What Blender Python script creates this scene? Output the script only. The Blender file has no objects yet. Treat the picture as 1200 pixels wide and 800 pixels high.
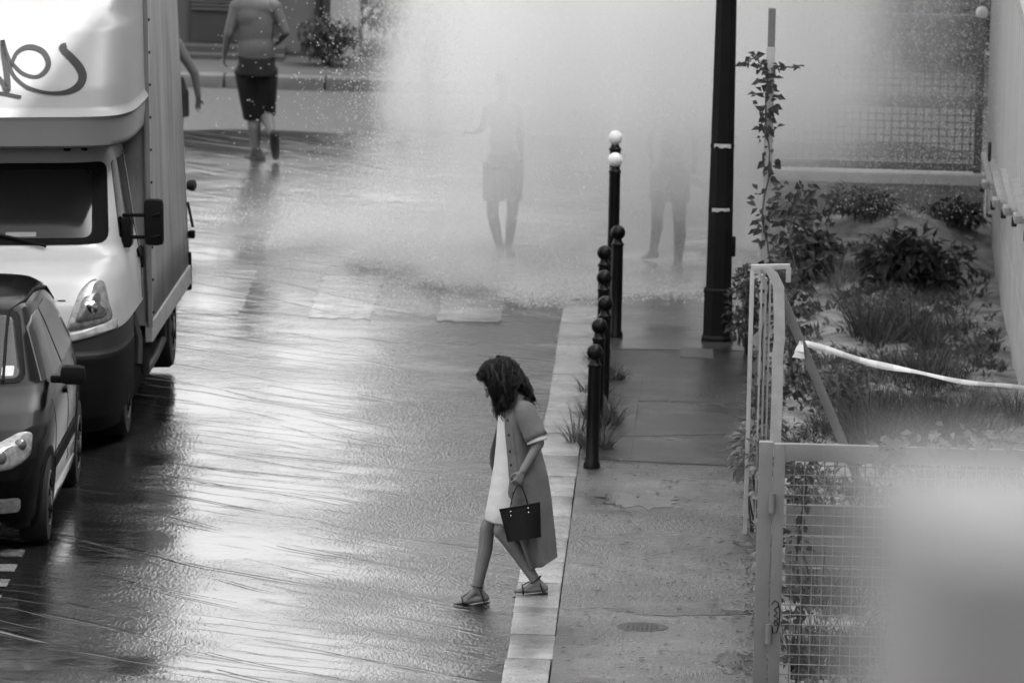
import bpy, bmesh, math, random
from mathutils import Vector, Matrix, Euler

# ------------------------------------------------------------------ camera, sky, sun, exposure
scene = bpy.context.scene
C = scene.collection
F_PX = 10500.0; CAM_H = 9.55
PITCH, YAW, ROLL = math.radians(7.76), math.radians(1.36), math.radians(1.4)
def cam_basis():
    fw = Vector((-math.sin(YAW)*math.cos(PITCH), math.cos(YAW)*math.cos(PITCH), -math.sin(PITCH)))
    r = Vector((math.cos(YAW), math.sin(YAW), 0))
    up = Vector((-math.sin(YAW)*math.sin(PITCH), math.cos(YAW)*math.sin(PITCH), math.cos(PITCH)))
    c, s = math.cos(ROLL), math.sin(ROLL)
    return fw, c*r + s*up, c*up - s*r
FW, RT, UP = cam_basis()
cam_data = bpy.data.cameras.new('camera')
cam = bpy.data.objects.new('camera', cam_data); C.objects.link(cam)
cam_data.sensor_width = 36.0; cam_data.lens = 36.0*F_PX/1200.0
cam_data.clip_start = 0.5; cam_data.clip_end = 4000
m = Matrix.Identity(4)
for i in range(3):
    m[i][0] = RT[i]; m[i][1] = UP[i]; m[i][2] = -FW[i]
m[2][3] = CAM_H
cam.matrix_world = m
cam_data.dof.use_dof = True
cam_data.dof.focus_distance = 58.3
cam_data.dof.aperture_fstop = cam_data.lens/1000.0/0.060*1.0
scene.camera = cam

SUN_EL = math.radians(52.2); SUN_BEHIND = math.radians(12)
sun_dir = Vector((math.cos(SUN_EL)*math.cos(SUN_BEHIND), -math.cos(SUN_EL)*math.sin(SUN_BEHIND), math.sin(SUN_EL)))
world = bpy.data.worlds.new('World'); scene.world = world; world.use_nodes = True
wn = world.node_tree; wn.nodes.clear()
sky = wn.nodes.new('ShaderNodeTexSky'); sky.sky_type = 'NISHITA'; sky.sun_disc = False
sky.sun_elevation = SUN_EL; sky.sun_rotation = math.radians(90) + SUN_BEHIND
sky.air_density = 1.0; sky.dust_density = 5.0
bw = wn.nodes.new('ShaderNodeRGBToBW'); bg = wn.nodes.new('ShaderNodeBackground'); wo = wn.nodes.new('ShaderNodeOutputWorld')
bg.inputs['Strength'].default_value = 0.15
wn.links.new(sky.outputs[0], bw.inputs[0]); wn.links.new(bw.outputs[0], bg.inputs[0]); wn.links.new(bg.outputs[0], wo.inputs[0])
sun_data = bpy.data.lights.new('sun', 'SUN'); sun_data.energy = 4.0; sun_data.angle = math.radians(0.5)
sun_data.color = (1, 1, 1)       # the photograph is black and white
sun = bpy.data.objects.new('sun', sun_data); C.objects.link(sun)
sun.rotation_euler = sun_dir.to_track_quat('Z', 'Y').to_euler()
sun.location = (30, -10, 60)
scene.view_settings.view_transform = 'Standard'; scene.view_settings.look = 'None'
scene.view_settings.gamma = 1.0; scene.view_settings.use_curve_mapping = False
scene.view_settings.exposure = 2.6
cy = scene.cycles
cy.max_bounces = 18; cy.diffuse_bounces = 3; cy.glossy_bounces = 3; cy.transmission_bounces = 4
cy.volume_bounces = 16; cy.transparent_max_bounces = 12; cy.volume_step_rate = 1.0; cy.volume_max_steps = 256
cy.use_denoising = True
try:
    cy.denoiser = 'OPENIMAGEDENOISE'; cy.denoising_input_passes = 'RGB_ALBEDO_NORMAL'; cy.denoising_prefilter = 'ACCURATE'
except Exception:
    pass; cy.sample_clamp_indirect = 6.0

def at(px, py, Y):
    """a point of the place, from its direction as seen by the photographer and its distance Y along the street"""
    d = FW + (px-600)/F_PX*RT + (400-py)/F_PX*UP
    t = Y/d.y
    return Vector((d.x*t, Y, CAM_H + d.z*t))
def ground(px, py, z=0.0):
    d = FW + (px-600)/F_PX*RT + (400-py)/F_PX*UP
    t = (z-CAM_H)/d.z
    return Vector((d.x*t, d.y*t, z))

# ------------------------------------------------------------------ materials
MATS = {}
def mat(name, base=.3, rough=.6, var=.15, scale=6.0, bump=0.0, bscale=None, metal=0.0, spec=.5, stretch=(1,1,1),
        rand=0.0, coat=0.0, trans=0.0, sub=0.0, ior=1.45, rvar=0.0):
    if name in MATS: return MATS[name]
    base *= .82
    mt = bpy.data.materials.new(name); mt.use_nodes = True
    nt = mt.node_tree; N = nt.nodes; L = nt.links
    b = N['Principled BSDF']
    b.inputs['Roughness'].default_value = rough; b.inputs['Metallic'].default_value = metal
    b.inputs['Specular IOR Level'].default_value = spec; b.inputs['IOR'].default_value = ior
    if coat: b.inputs['Coat Weight'].default_value = coat; b.inputs['Coat Roughness'].default_value = .05
    if trans: b.inputs['Transmission Weight'].default_value = trans
    b.inputs['Base Color'].default_value = (base, base, base, 1)
    tc = N.new('ShaderNodeTexCoord'); mp = N.new('ShaderNodeMapping'); mp.inputs['Scale'].default_value = stretch
    L.new(tc.outputs['Object'], mp.inputs['Vector'])
    if var or rand or rvar:
        no = N.new('ShaderNodeTexNoise'); no.inputs['Scale'].default_value = scale; no.inputs['Detail'].default_value = 6
        no.inputs['Roughness'].default_value = .65
        L.new(mp.outputs[0], no.inputs['Vector'])
        mr = N.new('ShaderNodeMapRange'); mr.inputs['From Min'].default_value = .3; mr.inputs['From Max'].default_value = .7
        mr.inputs['To Min'].default_value = base*(1-var); mr.inputs['To Max'].default_value = base*(1+var)
        L.new(no.outputs['Fac'], mr.inputs['Value'])
        out = mr.outputs[0]
        if rand:
            oi = N.new('ShaderNodeObjectInfo'); r2 = N.new('ShaderNodeMapRange')
            r2.inputs['To Min'].default_value = 1-rand; r2.inputs['To Max'].default_value = 1+rand
            L.new(oi.outputs['Random'], r2.inputs['Value'])
            mu = N.new('ShaderNodeMath'); mu.operation = 'MULTIPLY'
            L.new(out, mu.inputs[0]); L.new(r2.outputs[0], mu.inputs[1]); out = mu.outputs[0]
        L.new(out, b.inputs['Base Color'])
        if rvar:
            r3 = N.new('ShaderNodeMapRange'); r3.inputs['From Min'].default_value = .35; r3.inputs['From Max'].default_value = .65
            r3.inputs['To Min'].default_value = max(.03, rough-rvar); r3.inputs['To Max'].default_value = min(1, rough+rvar)
            n3 = N.new('ShaderNodeTexNoise'); n3.inputs['Scale'].default_value = scale*.35; n3.inputs['Detail'].default_value = 4
            L.new(mp.outputs[0], n3.inputs['Vector']); L.new(n3.outputs['Fac'], r3.inputs['Value']); L.new(r3.outputs[0], b.inputs['Roughness'])
    if bump:
        nb = N.new('ShaderNodeTexNoise'); nb.inputs['Scale'].default_value = bscale or scale*3; nb.inputs['Detail'].default_value = 5
        L.new(mp.outputs[0], nb.inputs['Vector'])
        bu = N.new('ShaderNodeBump'); bu.inputs['Strength'].default_value = bump; bu.inputs['Distance'].default_value = .02
        L.new(nb.outputs['Fac'], bu.inputs['Height']); L.new(bu.outputs[0], b.inputs['Normal'])
    MATS[name] = mt
    return mt

def wet_mat(name, base, rough, spec_ior, fine=1.0, front=1.0, var=.25, film=.5, speck=.2):
    """asphalt under running water: dark ground, rippled glossy film"""
    base *= .82
    mt = bpy.data.materials.new(name); mt.use_nodes = True
    nt = mt.node_tree; N = nt.nodes; L = nt.links; b = N['Principled BSDF']
    b.inputs['IOR'].default_value = spec_ior; b.inputs['Specular IOR Level'].default_value = film
    ge = N.new('ShaderNodeNewGeometry')
    def noise(scale, detail=3, rgh=.55, vec=None, dist=0):
        n = N.new('ShaderNodeTexNoise'); n.inputs['Scale'].default_value = scale; n.inputs['Detail'].default_value = detail
        n.inputs['Roughness'].default_value = rgh; n.inputs['Distortion'].default_value = dist
        L.new(vec or ge.outputs['Position'], n.inputs['Vector']); return n
    def mth(op, a, bb):
        x = N.new('ShaderNodeMath'); x.operation = op
        for i, v in enumerate((a, bb)):
            if isinstance(v, (int, float)): x.inputs[i].default_value = v
            else: L.new(v, x.inputs[i])
        return x.outputs[0]
    def mrange(v, a, bb, c, d, smooth=False):
        x = N.new('ShaderNodeMapRange'); x.inputs['From Min'].default_value = a; x.inputs['From Max'].default_value = bb
        x.inputs['To Min'].default_value = c; x.inputs['To Max'].default_value = d
        if smooth: x.interpolation_type = 'SMOOTHSTEP'
        L.new(v, x.inputs['Value']); return x.outputs[0]
    cn = noise(5, 8, .7); sk = noise(75, 2, .6)
    col = mth('MULTIPLY', mrange(cn.outputs['Fac'], .3, .7, base*(1-var), base*(1+var)), mrange(sk.outputs['Fac'], .35, .65, 1-speck, 1+speck))
    col = mth('MULTIPLY', col, mrange(noise(.8, 4, .6).outputs['Fac'], .36, .64, .62, 1.3))
    L.new(col, b.inputs['Base Color'])
    # roughness patches: where the film runs thin the stone shows
    L.new(mrange(noise(1.1, 3).outputs['Fac'], .35, .65, rough*.8, rough*1.25), b.inputs['Roughness'])
    # ripples: chop that comes and goes, long swells, oblique travelling fronts
    sx = N.new('ShaderNodeSeparateXYZ'); L.new(ge.outputs['Position'], sx.inputs[0])
    patches = mrange(noise(.7, 3, .6).outputs['Fac'], .36, .64, .22, 1.5, True)
    patches = mth('MULTIPLY', patches, mrange(sx.outputs['X'], -3.2, -1.4, .75, 3.0, True))
    patches = mth('MULTIPLY', patches, mrange(sx.outputs['Y'], 73.5, 77.5, 1, 1.25, True))
    ms = N.new('ShaderNodeMapping'); ms.inputs['Scale'].default_value = (1, .42, 1); L.new(ge.outputs['Position'], ms.inputs['Vector'])
    chop = mth('ADD', mth('MULTIPLY', noise(12, 3, .65).outputs['Fac'], .0030*fine), mth('MULTIPLY', noise(40, 3, .65, vec=ms.outputs[0]).outputs['Fac'], .0042*fine))
    h = mth('MULTIPLY', chop, patches)
    h = mth('ADD', h, mth('MULTIPLY', noise(3.2, 2, .5, dist=.6).outputs['Fac'], .0035*front))
    if front:
        for sc, amp, off, dst, turn in ((.50, .0042, 0, 7.0, 44), (.36, .0055, 5.3, 8.5, 52), (.85, .0034, 9.1, 7.5, 48), (1.3, .0024, 3.7, 8.0, 60)):
            mp = N.new('ShaderNodeMapping'); mp.inputs['Rotation'].default_value = (0, 0, math.radians(-turn)); L.new(ge.outputs['Position'], mp.inputs['Vector'])
            m2 = N.new('ShaderNodeMapping'); m2.inputs['Location'].default_value = (off, off, 0)
            L.new(mp.outputs[0], m2.inputs['Vector'])
            w = N.new('ShaderNodeTexWave'); w.wave_type = 'BANDS'; w.bands_direction = 'X'; w.wave_profile = 'SIN'
            w.inputs['Scale'].default_value = sc; w.inputs['Distortion'].default_value = dst; w.inputs['Detail'].default_value = 3
            w.inputs['Detail Scale'].default_value = .45; w.inputs['Detail Roughness'].default_value = .45
            L.new(m2.outputs[0], w.inputs['Vector'])
            ridge = mrange(w.outputs['Fac'], .97, 1.0, 0, 1, True)
            patchy = mrange(noise(.7, 2, .5, vec=m2.outputs[0]).outputs['Fac'], .46, .62, 0, 1, True)
            h = mth('ADD', h, mth('MULTIPLY', mth('MULTIPLY', ridge, patchy), amp*front))
    bu = N.new('ShaderNodeBump'); bu.inputs['Strength'].default_value = 1.0; bu.inputs['Distance'].default_value = 1.0
    L.new(h, bu.inputs['Height']); L.new(bu.outputs[0], b.inputs['Normal'])
    MATS[name] = mt
    return mt

# ------------------------------------------------------------------ mesh helpers
class MB:
    def __init__(self): self.v = []; self.f = []
    def add(self, vs, fs):
        o = len(self.v); self.v += [tuple(p) for p in vs]; self.f += [tuple(i+o for i in f) for f in fs]; return self
    def box(self, c, s, rot=None):
        x, y, z = (k/2 for k in s); c = Vector(c)
        vs = [Vector((a, b, d)) for a in (-x, x) for b in (-y, y) for d in (-z, z)]
        if rot is not None: vs = [rot @ p for p in vs]
        return self.add([p+c for p in vs], [(0,1,3,2),(4,6,7,5),(0,4,5,1),(2,3,7,6),(0,2,6,4),(1,5,7,3)])
    def bev(self, c, s, r, rot=None):
        """box with chamfered vertical and horizontal edges"""
        bm = bmesh.new(); bmesh.ops.create_cube(bm, size=1)
        bmesh.ops.scale(bm, vec=s, verts=bm.verts)
        bmesh.ops.bevel(bm, geom=list(bm.edges), offset=r, segments=2, affect='EDGES', profile=.6)
        bm.verts.index_update()
        vs = [v.co.copy() for v in bm.verts]; fs = [[v.index for v in f.verts] for f in bm.faces]; bm.free()
        if rot is not None: vs = [rot @ p for p in vs]
        return self.add([p+Vector(c) for p in vs], fs)
    def tube(self, pts, rad, n=8, cap=True, flat=None):
        pts = [Vector(p) for p in pts]; k = len(pts)
        if isinstance(rad, (int, float)): rad = [rad]*k
        vs = []; prev = None
        for i, p in enumerate(pts):
            t = (pts[min(i+1, k-1)] - pts[max(i-1, 0)])
            if t.length < 1e-9: t = Vector((0, 0, 1))
            t.normalize()
            if prev is None:
                a = Vector((0, 0, 1)) if abs(t.z) < .9 else Vector((1, 0, 0))
                u = t.cross(a).normalized()
            else:
                u = prev - t*prev.dot(t)
                u = u.normalized() if u.length > 1e-6 else t.orthogonal().normalized()
            prev = u; w = t.cross(u)
            for j in range(n):
                a = 2*math.pi*j/n
                vs.append(p + rad[i]*(math.cos(a)*u + math.sin(a)*w*(flat or 1)))
        fs = [(i*n+j, i*n+(j+1) % n, (i+1)*n+(j+1) % n, (i+1)*n+j) for i in range(k-1) for j in range(n)]
        if cap: fs += [tuple(range(n-1, -1, -1)), tuple((k-1)*n+j for j in range(n))]
        return self.add(vs, fs)
    def lathe(self, prof, n=20, c=(0, 0, 0), axis='Z'):
        vs = []; c = Vector(c)
        for r, z in prof:
            for j in range(n):
                a = 2*math.pi*j/n
                p = Vector((r*math.cos(a), r*math.sin(a), z))
                if axis == 'X': p = Vector((p.z, p.x, p.y))
                if axis == 'Y': p = Vector((p.x, p.z, p.y))
                vs.append(p + c)
        k = len(prof)
        fs = [(i*n+j, i*n+(j+1) % n, (i+1)*n+(j+1) % n, (i+1)*n+j) for i in range(k-1) for j in range(n)]
        fs += [tuple(range(n-1, -1, -1)), tuple((k-1)*n+j for j in range(n))]
        return self.add(vs, fs)
    def sphere(self, c, r, seg=14, rings=9, rot=None):
        if isinstance(r, (int, float)): r = (r, r, r)
        vs = []; c = Vector(c)
        for i in range(1, rings):
            th = math.pi*i/rings
            for j in range(seg):
                a = 2*math.pi*j/seg
                p = Vector((r[0]*math.sin(th)*math.cos(a), r[1]*math.sin(th)*math.sin(a), r[2]*math.cos(th)))
                vs.append((rot @ p if rot is not None else p) + c)
        top = Vector((0, 0, r[2])); bot = -top
        if rot is not None: top = rot @ top; bot = rot @ bot
        vs += [top+c, bot+c]; a0 = len(vs)-2
        fs = [(i*seg+j, (i+1)*seg+j, (i+1)*seg+(j+1) % seg, i*seg+(j+1) % seg) for i in range(rings-2) for j in range(seg)]
        fs += [(a0, j, (j+1) % seg) for j in range(seg)]
        fs += [(a0+1, (rings-2)*seg+(j+1) % seg, (rings-2)*seg+j) for j in range(seg)]
        return self.add(vs, fs)
    def capsule(self, a, ra, b, rb, n=12):
        a = Vector(a); b = Vector(b); d = b-a; L = d.length
        if L < 1e-6: return self.sphere(a, ra)
        q = d.to_track_quat('Z', 'Y').to_matrix(); prof = []
        for i in range(5):
            t = math.pi/2*i/4; prof.append((max(.0008, ra*math.sin(t)), -ra*math.cos(t)))
        for i in range(5):
            t = math.pi/2*i/4; prof.append((max(.0008, rb*math.cos(t)), L + rb*math.sin(t)))
        vs = []
        for r, z in prof:
            for j in range(n):
                an = 2*math.pi*j/n; vs.append(q @ Vector((r*math.cos(an), r*math.sin(an), z)) + a)
        k = len(prof)
        fs = [(i*n+j, i*n+(j+1) % n, (i+1)*n+(j+1) % n, (i+1)*n+j) for i in range(k-1) for j in range(n)]
        fs += [tuple(range(n-1, -1, -1)), tuple((k-1)*n+j for j in range(n))]
        return self.add(vs, fs)
    def rows(self, rows, close=False):
        n = len(rows[0]); vs = [p for r in rows for p in r]; k = len(rows); m2 = n if close else n-1
        return self.add(vs, [(i*n+j, i*n+(j+1) % n, (i+1)*n+(j+1) % n, (i+1)*n+j) for i in range(k-1) for j in range(m2)])
    def build(self, name, material, parent=None, smooth=False, angle=40, weld=False):
        me = bpy.data.meshes.new(name); me.from_pydata(self.v, [], self.f)
        bm = bmesh.new(); bm.from_mesh(me)
        if weld: bmesh.ops.remove_doubles(bm, verts=bm.verts, dist=1e-5)
        bmesh.ops.recalc_face_normals(bm, faces=bm.faces); bm.to_mesh(me); bm.free()
        if smooth:
            me.polygons.foreach_set('use_smooth', [True]*len(me.polygons)); me.set_sharp_from_angle(angle=math.radians(angle))
        me.materials.append(material)
        return link(name, me, parent)
    def raw(self, name, material, parent=None, smooth=False):
        me = bpy.data.meshes.new(name); me.from_pydata(self.v, [], self.f)
        if smooth: me.polygons.foreach_set('use_smooth', [True]*len(me.polygons))
        me.materials.append(material)
        return link(name, me, parent)
def link(name, me, parent=None):
    o = bpy.data.objects.new(name, me); C.objects.link(o)
    if parent is not None: o.parent = parent
    return o
def tag(o, label=None, cat=None, group=None, kind=None):
    if label: o['label'] = label
    if cat: o['category'] = cat
    if group: o['group'] = group
    if kind: o['kind'] = kind
    return o
def empty(name, loc=(0, 0, 0), rot=(0, 0, 0), label=None, cat=None, group=None):
    o = bpy.data.objects.new(name, None); C.objects.link(o); o.location = loc; o.rotation_euler = rot
    o.empty_display_size = .1
    return tag(o, label, cat, group)
def remesh(mb, name, material, voxel, parent=None, smooth=6):
    """one continuous skin over the laid-out volumes"""
    me = bpy.data.meshes.new(name+'_src'); me.from_pydata(mb.v, [], mb.f)
    bm = bmesh.new(); bm.from_mesh(me); bmesh.ops.recalc_face_normals(bm, faces=bm.faces); bm.to_mesh(me); bm.free()
    o = bpy.data.objects.new(name+'_src', me); C.objects.link(o)
    r = o.modifiers.new('r', 'REMESH'); r.mode = 'VOXEL'; r.voxel_size = voxel
    s = o.modifiers.new('s', 'SMOOTH'); s.factor = .5; s.iterations = smooth
    dg = bpy.context.evaluated_depsgraph_get()
    me2 = bpy.data.meshes.new_from_object(o.evaluated_get(dg)); me2.name = name
    bpy.data.objects.remove(o); bpy.data.meshes.remove(me)
    me2.materials.clear(); me2.materials.append(material)
    me2.polygons.foreach_set('use_smooth', [True]*len(me2.polygons))
    return link(name, me2, parent)
def lerp_table(tab, x):
    if x <= tab[0][0]: return tab[0][1:]
    for a, b in zip(tab, tab[1:]):
        if x <= b[0]:
            t = (x-a[0])/(b[0]-a[0]); return tuple(p+(q-p)*t for p, q in zip(a[1:], b[1:]))
    return tab[-1][1:]
# ------------------------------------------------------------------ the setting
M_ASPH = mat('dry_asphalt', .085, .75, .3, 14, .5, 90)
M_ROAD = wet_mat('wet_road', .013, .09, 1.33, fine=1.0, front=1.0)
M_PAINT = wet_mat('wet_paint', .14, .14, 1.33, fine=1.0, front=1.0, var=.75)
M_PWORN = wet_mat('worn_paint', .15, .25, 1.33, fine=.8, front=.5, var=.5)
M_PAVE = wet_mat('damp_pavement', .068, .30, 1.36, fine=1.1, front=0, var=.35, speck=.55)
M_PDARK = wet_mat('wet_dark_asphalt', .024, .30, 1.33, fine=.3, front=.2, var=.3)
M_PFAR = wet_mat('wet_corner_asphalt', .05, .17, 1.33, fine=.25, front=.2, var=.3)
M_PUD = wet_mat('puddle', .045, .12, 1.33, fine=.35, front=.2, var=.3, speck=.3)
M_KERB = wet_mat('granite', .22, .24, 1.36, fine=.6, front=.2, var=.3)
M_GROUND = mat('earth', .16, .9, .3, 3)
M_CONC = mat('concrete', .14, .85, .2, 5, .3, 60)
M_IRON = mat('cast_iron', .05, .5, .3, 30, .4, 80)

def sheet(name, pts, z, material, parent=None, kind='structure'):
    o = MB().add([(x, y, z) for x, y in pts], [tuple(range(len(pts)))]).raw(name, material, parent)
    if o.data.polygons[0].normal.z < 0: o.data.flip_normals()
    if parent is None: o['kind'] = kind
    return o
sheet('ground', [(-900, -300), (900, -300), (900, 1800), (-900, 1800)], -.06, M_GROUND)
road = sheet('road', [(-60, -20), (6.9, -20), (6.9, 88.0), (-60, 88.0)], 0, M_ASPH)
rng = random.Random(4)
edge = []
for i in range(46):
    x = 6.8 - i*.5
    edge.append((x, 84.5 + .35*math.sin(x*1.7) + .25*math.sin(x*4.1+1) + rng.uniform(-.12, .12)))
sheet('water', [(-16, -20), (6.8, -20)] + edge, .004, M_ROAD)
# zebra stripes, parking dots
for x0, x1, y0, y1 in ((-4.40, -3.88, 71.15, 73.95), (-3.33, -2.83, 71.1, 73.8), (-2.30, -1.79, 71.1, 73.8), (-5.45, -4.93, 71.2, 74.0)):
    jag = lambda ax, ay, bx, by, n: [(ax+(bx-ax)*i/n+rng.uniform(-.018, .018), ay+(by-ay)*i/n+rng.uniform(-.05, .05)) for i in range(n)]
    pts = jag(x0, y0, x1, y0, 12) + jag(x1, y0, x1, y1, 30) + jag(x1, y1, x0, y1, 12) + jag(x0, y1, x0, y0, 30)
    sheet('crossing_stripe', pts, .0065, M_PAINT, road)
for k in range(12):
    y = 56.9 + k*.62
    sheet('parking_mark', [(-4.78, y), (-4.62, y), (-4.62, y+.30), (-4.78, y+.30)], .008, M_PWORN, road)
# side pavements
def slab(name, poly, z0, z1, material, parent=None):
    n = len(poly); mb = MB()
    mb.add([(x, y, z0) for x, y in poly] + [(x, y, z1) for x, y in poly],
           [tuple(range(n-1, -1, -1)), tuple(range(n, 2*n))] + [(i, (i+1) % n, n+(i+1) % n, n+i) for i in range(n)])
    o = mb.build(name, material, parent)
    if parent is None: o['kind'] = 'structure'
    return o
PEND = [(-.93, 72.0), (-.7, 72.25), (-.16, 72.55), (.36, 72.85)]
pave = slab('pavement', [(-1.0, -5), (.36, -5)] + PEND[::-1] + [(-1.0, 71.9)], -.05, .10, M_PAVE)
sheet('asphalt_patch', [(-.985, 63.25), (.345, 63.05), (.345, 69.15), (-.985, 69.0)], .104, M_PDARK, pave)
sheet('asphalt_patch', [(-.985, 69.03), (.345, 69.18), (.345, 72.78), (-.17, 72.48), (-.7, 72.15), (-.92, 71.9), (-.985, 71.75)], .104, M_PFAR, pave)
# repair seams: thin raised tar lines
for pts in ([(-.98, 63.2), (.34, 63.0)], [(-.98, 64.25), (-.3, 64.5), (.34, 64.75)], [(-.64, 63.3), (-.62, 66.2), (-.60, 67.6)], [(-.62, 66.2), (.34, 66.3)],
            [(-.98, 69.0), (.34, 69.15)], ):
    MB().tube([(x, y, .106) for x, y in pts], .006, 5, flat=.35).build('seam', M_PDARK, pave)
# puddles lying on the pavement
rp = random.Random(66)
for cx, cy_, a, b_ in ((-.2, 56.75, .5, .16), (-.55, 61.4, .28, .4), (.15, 54.9, .15, .4)):
    sheet('puddle', [(max(-.98, min(.34, cx+a*math.cos(t)*rp.uniform(.7, 1.2))), cy_+b_*math.sin(t)*rp.uniform(.6, 1.3)) for t in [2*math.pi*k/40 for k in range(40)]], .102, M_PUD, pave)
# utility covers in the pavement
M_COVER = mat('cover_iron', .06, .6, .4, 30, .4, 80, spec=.3)
cov = MB().lathe([(.165, 0), (.165, .008), (.15, .012), (.14, .008), (.01, .008)], 28, (-.46, 56.1, .0945)).build('manhole_cover', M_COVER, pave, True)
g = MB()
for i in range(-4, 5):
    for j in range(-4, 5):
        if i*i+j*j < 15: g.box((-.46+i*.03, 56.1+j*.03, .1045), (.018, .018, .005))
g.build('cover_studs', M_COVER, cov)
MB().bev((-.20, 68.9, .1035), (.26, .5, .012), .004).build('hatch_cover', M_IRON, pave)
# kerb: single granite stones
y = 44.0; i = 0
while y < 71.2:
    ln = rng.uniform(.88, 1.12); y1 = min(y+ln, 71.6)
    mb = MB(); w = .286
    mb.bev((-1.148+rng.uniform(-.006, .006), (y+y1)/2, .028), (w, y1-y-.014, .156+rng.uniform(-.006, .008)), .012)
    mb.build('kerb_stone', M_KERB, pave, True); y = y1; i += 1
prev = Vector((-1.15, 71.7)); pts = [Vector((-1.12, 72.05)), Vector((-.93, 72.35)), Vector((-.6, 72.55)), Vector((-.1, 72.75)), Vector((.4, 73.0)), Vector((.9, 73.2))]
for p in pts:
    d = p-prev; c = (p+prev)/2; a = math.atan2(d.y, d.x)
    MB().bev((c.x, c.y, .015), (d.length-.02, .24, .14), .012, Euler((0, 0, a)).to_matrix()).build('kerb_stone', M_KERB, pave, True); prev = p
# far pavement across the junction, left pavement
fp = slab('pavement', [(-40, 88.25), (40, 88.25), (40, 92.0), (-40, 92.0)], -.05, .12, mat('far_pavement', .07, .8, .2, 4))
x = -14.0
while x < 10:
    MB().bev((x+.5, 88.12, .03), (.98, .25, .19), .012).build('kerb_stone', mat('far_granite', .12, .7, .2, 6, rand=.12), fp, True); x += 1.0
lp = slab('pavement', [(-11, -5), (-6.75, -5), (-6.75, 70.5), (-11, 70.5)], -.05, .10, M_PAVE)
for k in range(26):
    MB().bev((-6.62, 44.5+k, .02), (.25, .98, .15), .012).build('kerb_stone', M_KERB, lp, True)

# ---- garden plot behind the fence
def garden_h(x, y):
    m = .38*math.exp(-((x-1.45)/.75)**2 - ((y-75.6)/1.2)**2)
    return .12 + m + .025*math.sin(x*5+y*2.1) + .02*math.sin(x*9.3-y*3.7)
mb = MB(); rows = []
for j in range(96):
    yy = 53.75 + j*.25
    rows.append([(xx, yy, garden_h(xx, yy)+random.Random(j*77+i).uniform(-.012, .012)) for i, xx in enumerate([.36+.09*k for k in range(22)])])
soil = mb.rows(rows).raw('soil', mat('dry_soil', .23, .95, .7, 3.2, .8, 45), None, True); soil['kind'] = 'structure'
rows[0]
slab('garden_edging', [(.36, 44), (.47, 44), (.47, 76.95), (.36, 76.95)], -.05, .155, M_CONC)
# loose stones on the soil
rs = random.Random(8); mb = MB()
for k in range(900):
    xx = rs.uniform(.5, 2.15); yy = rs.uniform(54, 76.5); r = rs.uniform(.008, .03)
    mb.sphere((xx, yy, garden_h(xx, yy)+r*.3), (r, r*rs.uniform(.7, 1.3), r*.6), 5, 4)
tag(mb.raw('garden_gravel', mat('gravel', .34, .9, .3, 20)), 'pale loose gravel scattered over the dry garden soil', 'gravel', kind='stuff')
# litter and wet leaves on the pavement
rs = random.Random(18); mb = MB()
for k in range(700):
    if rs.random() < .55: xx = .34 - abs(rs.gauss(0, .12)); yy = rs.uniform(54, 63)
    else: xx = rs.uniform(-.95, .33); yy = rs.uniform(54, 63)
    r = rs.uniform(.006, .022); a = rs.uniform(0, 6.28)
    mb.add([(xx+r*1.6*math.cos(a), yy+r*1.6*math.sin(a), .108), (xx-r*.5*math.sin(a), yy+r*.5*math.cos(a), .113), (xx-r*1.6*math.cos(a), yy-r*1.6*math.sin(a), .108), (xx+r*.5*math.sin(a), yy-r*.5*math.cos(a), .111)], [(0, 1, 2, 3)])
tag(mb.raw('leaf_litter', mat('litter', .015, .6, .4, 30)), 'dark bits of leaf litter strewn along the pavement', 'litter', kind='stuff')

# ---- long shed with ribbed metal cladding beside the garden
shed = empty('shed', (2.25, 66, 0), label='long shed with pale ribbed metal cladding on a smooth plinth beside the garden', cat='shed')
M_PLINTH = mat('plinth_render', .50, .8, .16, 2.5, .15, 40, stretch=(1, .5, 2))
M_CLAD = mat('cladding', .50, .45, .10, 1.5, stretch=(1, 1, .3))
SY0, SY1 = -16.0, 11.7
MB().box((1.5, (SY0+SY1)/2, .34), (3.0, SY1-SY0, .72)).build('plinth', M_PLINTH, shed)
SO = Vector((2.25, 66, 0))
def shed_at(px, py, X=2.16):
    d = FW + (px-600)/F_PX*RT + (400-py)/F_PX*UP; t = X/d.x; return Vector((X, d.y*t, CAM_H + d.z*t)) - SO
# the cladding's lower edge climbs in steps towards the street
steps = [(1152.5, 178), (1162, 186), (1175, 197), (1188, 208), (1201, 219), (1216, 232)]
edges = [shed_at(*q) for q in steps]
for i in range(len(edges)-1):
    y1 = min(edges[i].y, SY1); y0 = edges[i+1].y; zb = edges[i].z
    rows = [[], []]; nr = max(2, int((y1-y0)/.42)); st_ = (y1-y0)/nr
    for k in range(nr):
        for dy, dx in ((0, 0), (.3, 0), (.4, -.05), (.85, -.05), (.95, 0)):
            for r, z in ((0, zb), (1, 3.3)): rows[r].append((-.02+dx, y1-(k+dy)*st_, z))
    MB().rows(rows).build('ribbed_cladding', M_CLAD, shed)
    MB().box((-.06, (y0+y1)/2, zb-.02), (.10, y1-y0-.004, .035)).build('drip_ledge', mat('ledge_metal', .40, .4, .2, 6), shed)
    MB().bev((-.13, y0+.12, zb-.01), (.06, .26, .06), .012).build('clip', mat('clip_metal', .32, .4, .2, 9), shed, True)
    MB().bev((-.15, y0+.30, zb-.06), (.04, .08, .07), .008).build('bolt', mat('dark_bolt', .012, .5, .2, 9), shed, True)
MB().box((1.5, (SY0+SY1)/2-.02, 1.99), (2.99, SY1-SY0-.1, 2.58)).build('wall', M_PLINTH, shed)
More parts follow.
